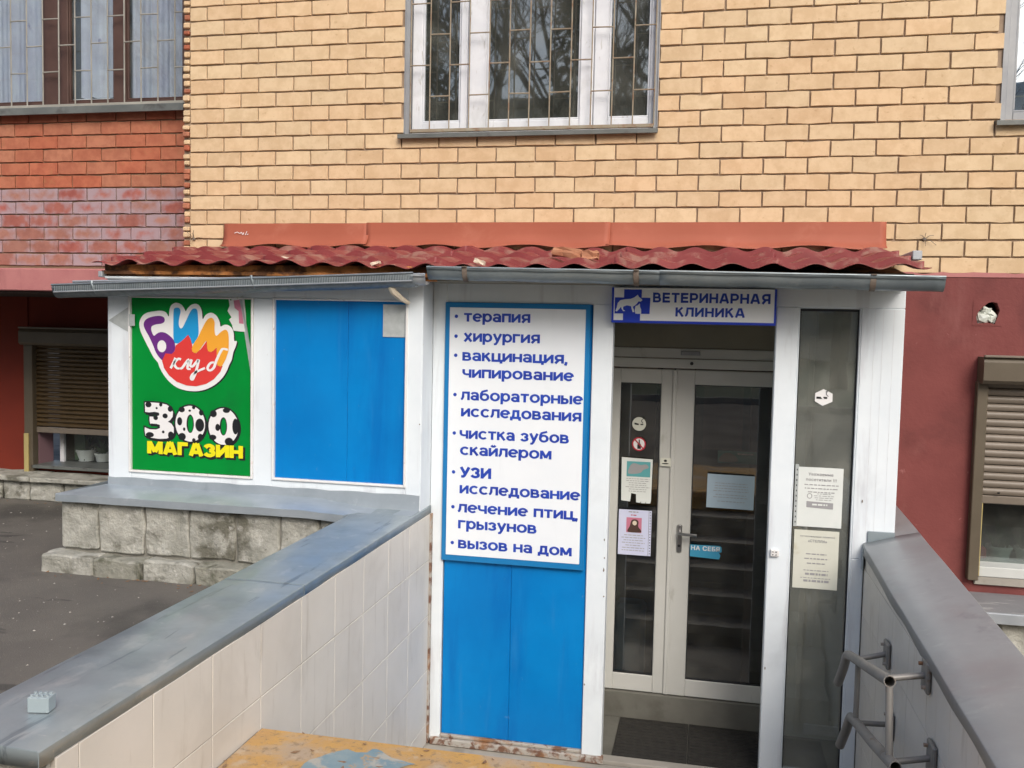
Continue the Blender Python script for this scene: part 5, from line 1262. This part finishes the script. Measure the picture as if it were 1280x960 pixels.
mb.build('punch_holes', 'p_black', nt6)
text('lettering', 'Уважаемые', GYs-.0012, 'p_grey', nt6, 3.560, 3.690, .742, .015, bold=.02)
text('lettering', 'посетители !!!', GYs-.0012, 'p_grey', nt6, 3.548, 3.708, .712, .015, bold=.02)
bars(nt6, 3.535, 3.725, .688, 3, .020, .005, GYs-.0012, seed=21)
bars(nt6, 3.590, 3.70, .640, 4, .011, .003, GYs-.0012, seed=22)
flat('emblem', [ell(3.570, .628, .014, .015), ell(3.570, .628, .010, .011)], GYs-.0012, 'p_grey', nt6)
MB().add([(3.555, GYs-.0012, .565), (3.695, GYs-.0012, .560), (3.695, GYs-.0012, .594), (3.555, GYs-.0012, .599)], [(0, 1, 2, 3)]).build('grey_box', 'p_grey', nt6)
bars(nt6, 3.565, 3.685, .577, 1, .02, .009, GYs-.002, 'paper', seed=23)
nt7 = sheet('notice', 'paper_old', 3.498, 3.734, .112, .438, GYs, 'lower yellowed notice on the side glass')
text('lettering', 'ветеринарная клиника', GYs-.0012, 'p_grey', nt7, 3.530, 3.712, .400, .009, bold=.01)
text('lettering', '«СТЕЛЛА»', GYs-.0012, 'p_grey', nt7, 3.572, 3.672, .372, .014, bold=.02)
bars(nt7, 3.555, 3.68, .303, 3, .026, .006, GYs-.0012, seed=25); bars(nt7, 3.53, 3.71, .212, 1, .03, .005, GYs-.0012, seed=26)
bars(nt7, 3.545, 3.70, .188, 2, .038, .012, GYs-.0012, seed=27); bars(nt7, 3.535, 3.70, .17, 1, .03, .004, GYs-.0012, seed=28)

# ------------------------------------------------------------------ small things
bk_ = thing('toy_block', 'grey studded toy building block on the near end of the left coping', 'toy block', (1.256, -3.785, .446))
ang = R(12)
def rotbox(mb, cx, cy, x0, x1, y0, y1, z0, z1):
    b = len(mb.v); mb.box(x0, x1, y0, y1, z0, z1, c=.0015)
    for i in range(b, len(mb.v)):
        x, y, z = mb.v[i]; mb.v[i] = (cx+x*math.cos(ang)-y*math.sin(ang), cy+x*math.sin(ang)+y*math.cos(ang), z)
mb = MB(); rotbox(mb, 1.256, -3.785, -.029, .029, -.020, .020, .447, .489); mb.build('block_body', 'block', bk_)
for i in range(4):
    for j in range(2):
        x, y = -.0215+i*.0143, -.010+j*.020
        px, py = 1.256+x*math.cos(ang)-y*math.sin(ang), -3.785+x*math.sin(ang)+y*math.cos(ang)
        MB().tube([(px, py, .488), (px, py, .4945)], .0046, 10).build('stud', 'block', bk_)
def pot(x, y, z, r, h, label, m='pot', grp='white plant pots behind the shop windows', plant=True):
    t = thing('plant_pot', label, 'plant pot', (x, y, z), grp)
    MB().lathe(x, y, [(0.001, z), (r*.72, z), (r*.92, z+h*.8), (r, z+h*.8), (r, z+h), (r*.86, z+h), (r*.8, z+h*.7), (.001, z+h*.7)], 20).build('pot', m, t, smooth=True)
    if plant:
        rr = random.Random(int(x*100)); lf = MB()
        for i in range(26):
            a = rr.uniform(0, 6.28); l_ = rr.uniform(.05, .16); bx, by = x+rr.uniform(-r, r)*.5, y+rr.uniform(-r, r)*.4
            tx, ty, tz = bx+math.cos(a)*l_*.6, by+math.sin(a)*l_*.3, z+h*.8+l_*rr.uniform(.5, 1.4)
            lf.add([(bx, by, z+h*.7), ((bx+tx)/2+.012, (by+ty)/2, (z+h+tz)/2), (tx, ty, tz), ((bx+tx)/2-.012, (by+ty)/2+.01, (z+h+tz)/2)], [(0, 1, 2, 3)])
        lf.build('leaves', 'leaf', t, fix=False)
pot(-2.33, 1.16, .262, .085, .10, 'leftmost white plant pot behind the left shop window')
pot(-2.17, 1.17, .262, .070, .075, 'middle small pot behind the left shop window')
pot(-1.99, 1.16, .262, .090, .08, 'rightmost white plant pot behind the left shop window, by the white post')
pot(4.795, .20, .153, .075, .085, 'ribbed white plant pot behind the right shop window')
pot(4.96, .22, .153, .075, .08, 'pale pot cut by the frame edge behind the right shop window')
t = MB().box(4.655, 4.72, .17, .25, .153, .225, c=.01).build('red_pot', 'p_crimson'); tag(t, 'small square red pot left of the ribbed white pot', 'plant pot')

# ------------------------------------------------------------------ across the street (seen only as reflections in the glass)
def tree_mesh(seed):
    rr = random.Random(seed); tr = MB(); tw = MB()
    def grow(p, d, l_, r, lev):
        n = 3; pts = [p]; rs = [r]
        for i in range(n):
            d = (d+Vector((rr.uniform(-.14, .14), rr.uniform(-.14, .14), rr.uniform(-.03, .09)))).normalized(); pts.append(pts[-1]+d*l_/n); rs.append(r*(1-.45*(i+1)/n))
        (tr if lev < 2 else tw).tube(pts, rs, 6 if lev < 2 else 3, caps=False)
        if lev >= 5: return
        k = 5 if lev == 0 else (4 if lev < 4 else 3)
        for i in range(k):
            t = .35+.65*(i+1)/k; q = pts[0].lerp(pts[-1], t) if False else pts[min(3, int(t*3))].lerp(pts[min(3, int(t*3)+1)] if int(t*3) < 3 else pts[3], t*3-int(t*3))
            a = rr.uniform(0, 6.28); s_ = rr.uniform(.45, .95)
            nd = (d+Vector((math.cos(a)*s_, math.sin(a)*s_, rr.uniform(-.1, .35)))).normalized()
            grow(q, nd, l_*rr.uniform(.5, .68), rs[min(3, int(t*3))]*.62, lev+1)
    grow(Vector((0, 0, 0)), Vector((0, 0, 1)), 7.5, .24, 0)
    return tr, tw
def place_tree(i, x, y, rz, s, src, label):
    t = thing('bare_tree', label, 'tree', (x, y, 0), 'bare trees across the street'); t.rotation_euler = (0, 0, rz); t.scale = (s, s, s)
    for o in src:
        c = o if i == 0 else o.copy()
        if i: COL.objects.link(c)
        c.parent = t; c.location = (0, 0, 0)
tr, tw = tree_mesh(4)
o1 = tr.build('trunk', 'bark', None, loc=(0, 0, 0), fix=False); o2 = tw.build('crown', 'bark', None, loc=(0, 0, 0), fix=False)
for i, (x, y, rz, s, lb) in enumerate(((-3.2, -21, 0, 1.15, 'nearest bare tree opposite the middle barred window'), (1.5, -25, 2, 1.3, 'bare tree opposite the doorway'), (-7.5, -24, 4, 1.25, 'bare tree opposite the left barred window'),
                       (6.5, -22, 1, 1.1, 'bare tree opposite the right parapet'), (-.5, -33, 3, 1.4, 'tallest bare tree furthest from the kiosk'), (-13, -27, 5, 1.2, 'bare tree at the far left across the street'), (11.5, -28, 2.6, 1.3, 'bare tree at the far right across the street'), (-1.0, -27, 4.4, 1.2, 'bare tree behind the taller spruce'), (4.2, -30, 5.4, 1.35, 'bare tree behind the one opposite the doorway'), (-5.6, -29, 1.7, 1.3, 'bare tree behind the nearest one'))):
    place_tree(i, x, y, rz, s, (o1, o2), lb)
def spruce(x, y, h, seed, label):
    t = thing('spruce_tree', label, 'tree', (x, y, 0), 'spruces across the street')
    MB().tube([(x, y, 0), (x, y, h)], [.16, .02], 8).build('trunk', 'bark', t)
    rr = random.Random(seed); mb = MB(); n = int(h*210)
    for i in range(n):
        z = h*(.10+.9*rr.random()**1.2); R_ = (h-z)*.24+.12; a = rr.uniform(0, 6.28); r = R_*rr.uniform(.25, 1)
        c = Vector((x+r*math.cos(a), y+r*math.sin(a), z-r*.35)); l_ = .28; d = Vector((math.cos(a), math.sin(a), -.35)); s_ = Vector((-math.sin(a), math.cos(a), 0))*.11
        mb.add([c-s_, c+s_, c+d*l_], [(0, 1, 2)])
    mb.build('crown', 'needle', t, fix=False)
spruce(-4.6, -17.5, 10.5, 1, 'slender spruce opposite the middle barred window'); spruce(-.8, -19, 11.5, 2, 'taller spruce between the two bare trees opposite the window'); spruce(-9.5, -19, 9, 3, 'spruce opposite the left barred window')
far = thing('far_house', 'pale five storey house across the street with rows of windows', 'building', (2, -52, 0))
MB().box(-30, 36, -60, -50, 0, 15, c=.1).build('wall', 'facade', far)
MB().box(-30.4, 36.4, -60.4, -49.6, 15, 15.5, c=.1).build('roof', 'sill', far)
wsrc = None
for fl in range(5):
    for k in range(16):
        x, z = -27+k*4, 1.2+fl*2.85
        if wsrc is None:
            wsrc = MB().box(x, x+1.6, -50.02, -49.85, z, z+1.6, c=.03).build('window', 'p_grey', far); wm = wsrc.data
            pn = MB().box(x+.1, x+1.5, -49.86, -49.80, z+.1, z+1.5).build('pane', 'room', wsrc); pm = pn.data
        else:
            a = bpy.data.objects.new('window', wm); reg(a, far, (x+.8, -49.935, z+.8)); b = bpy.data.objects.new('pane', pm); reg(b, a, (x+.8, -49.83, z+.8))
tag(MB().box(-60, 60, -14, -13.85, -.1, .13, c=.01).build('kerb', 'concrete'), kind='structure')
tag(MB().add([(-80, -49, .01), (80, -49, .01), (80, -14, .01), (-80, -14, .01)], [(0, 1, 2, 3)]).build('lawn', 'needle', None, fix=False), kind='structure')
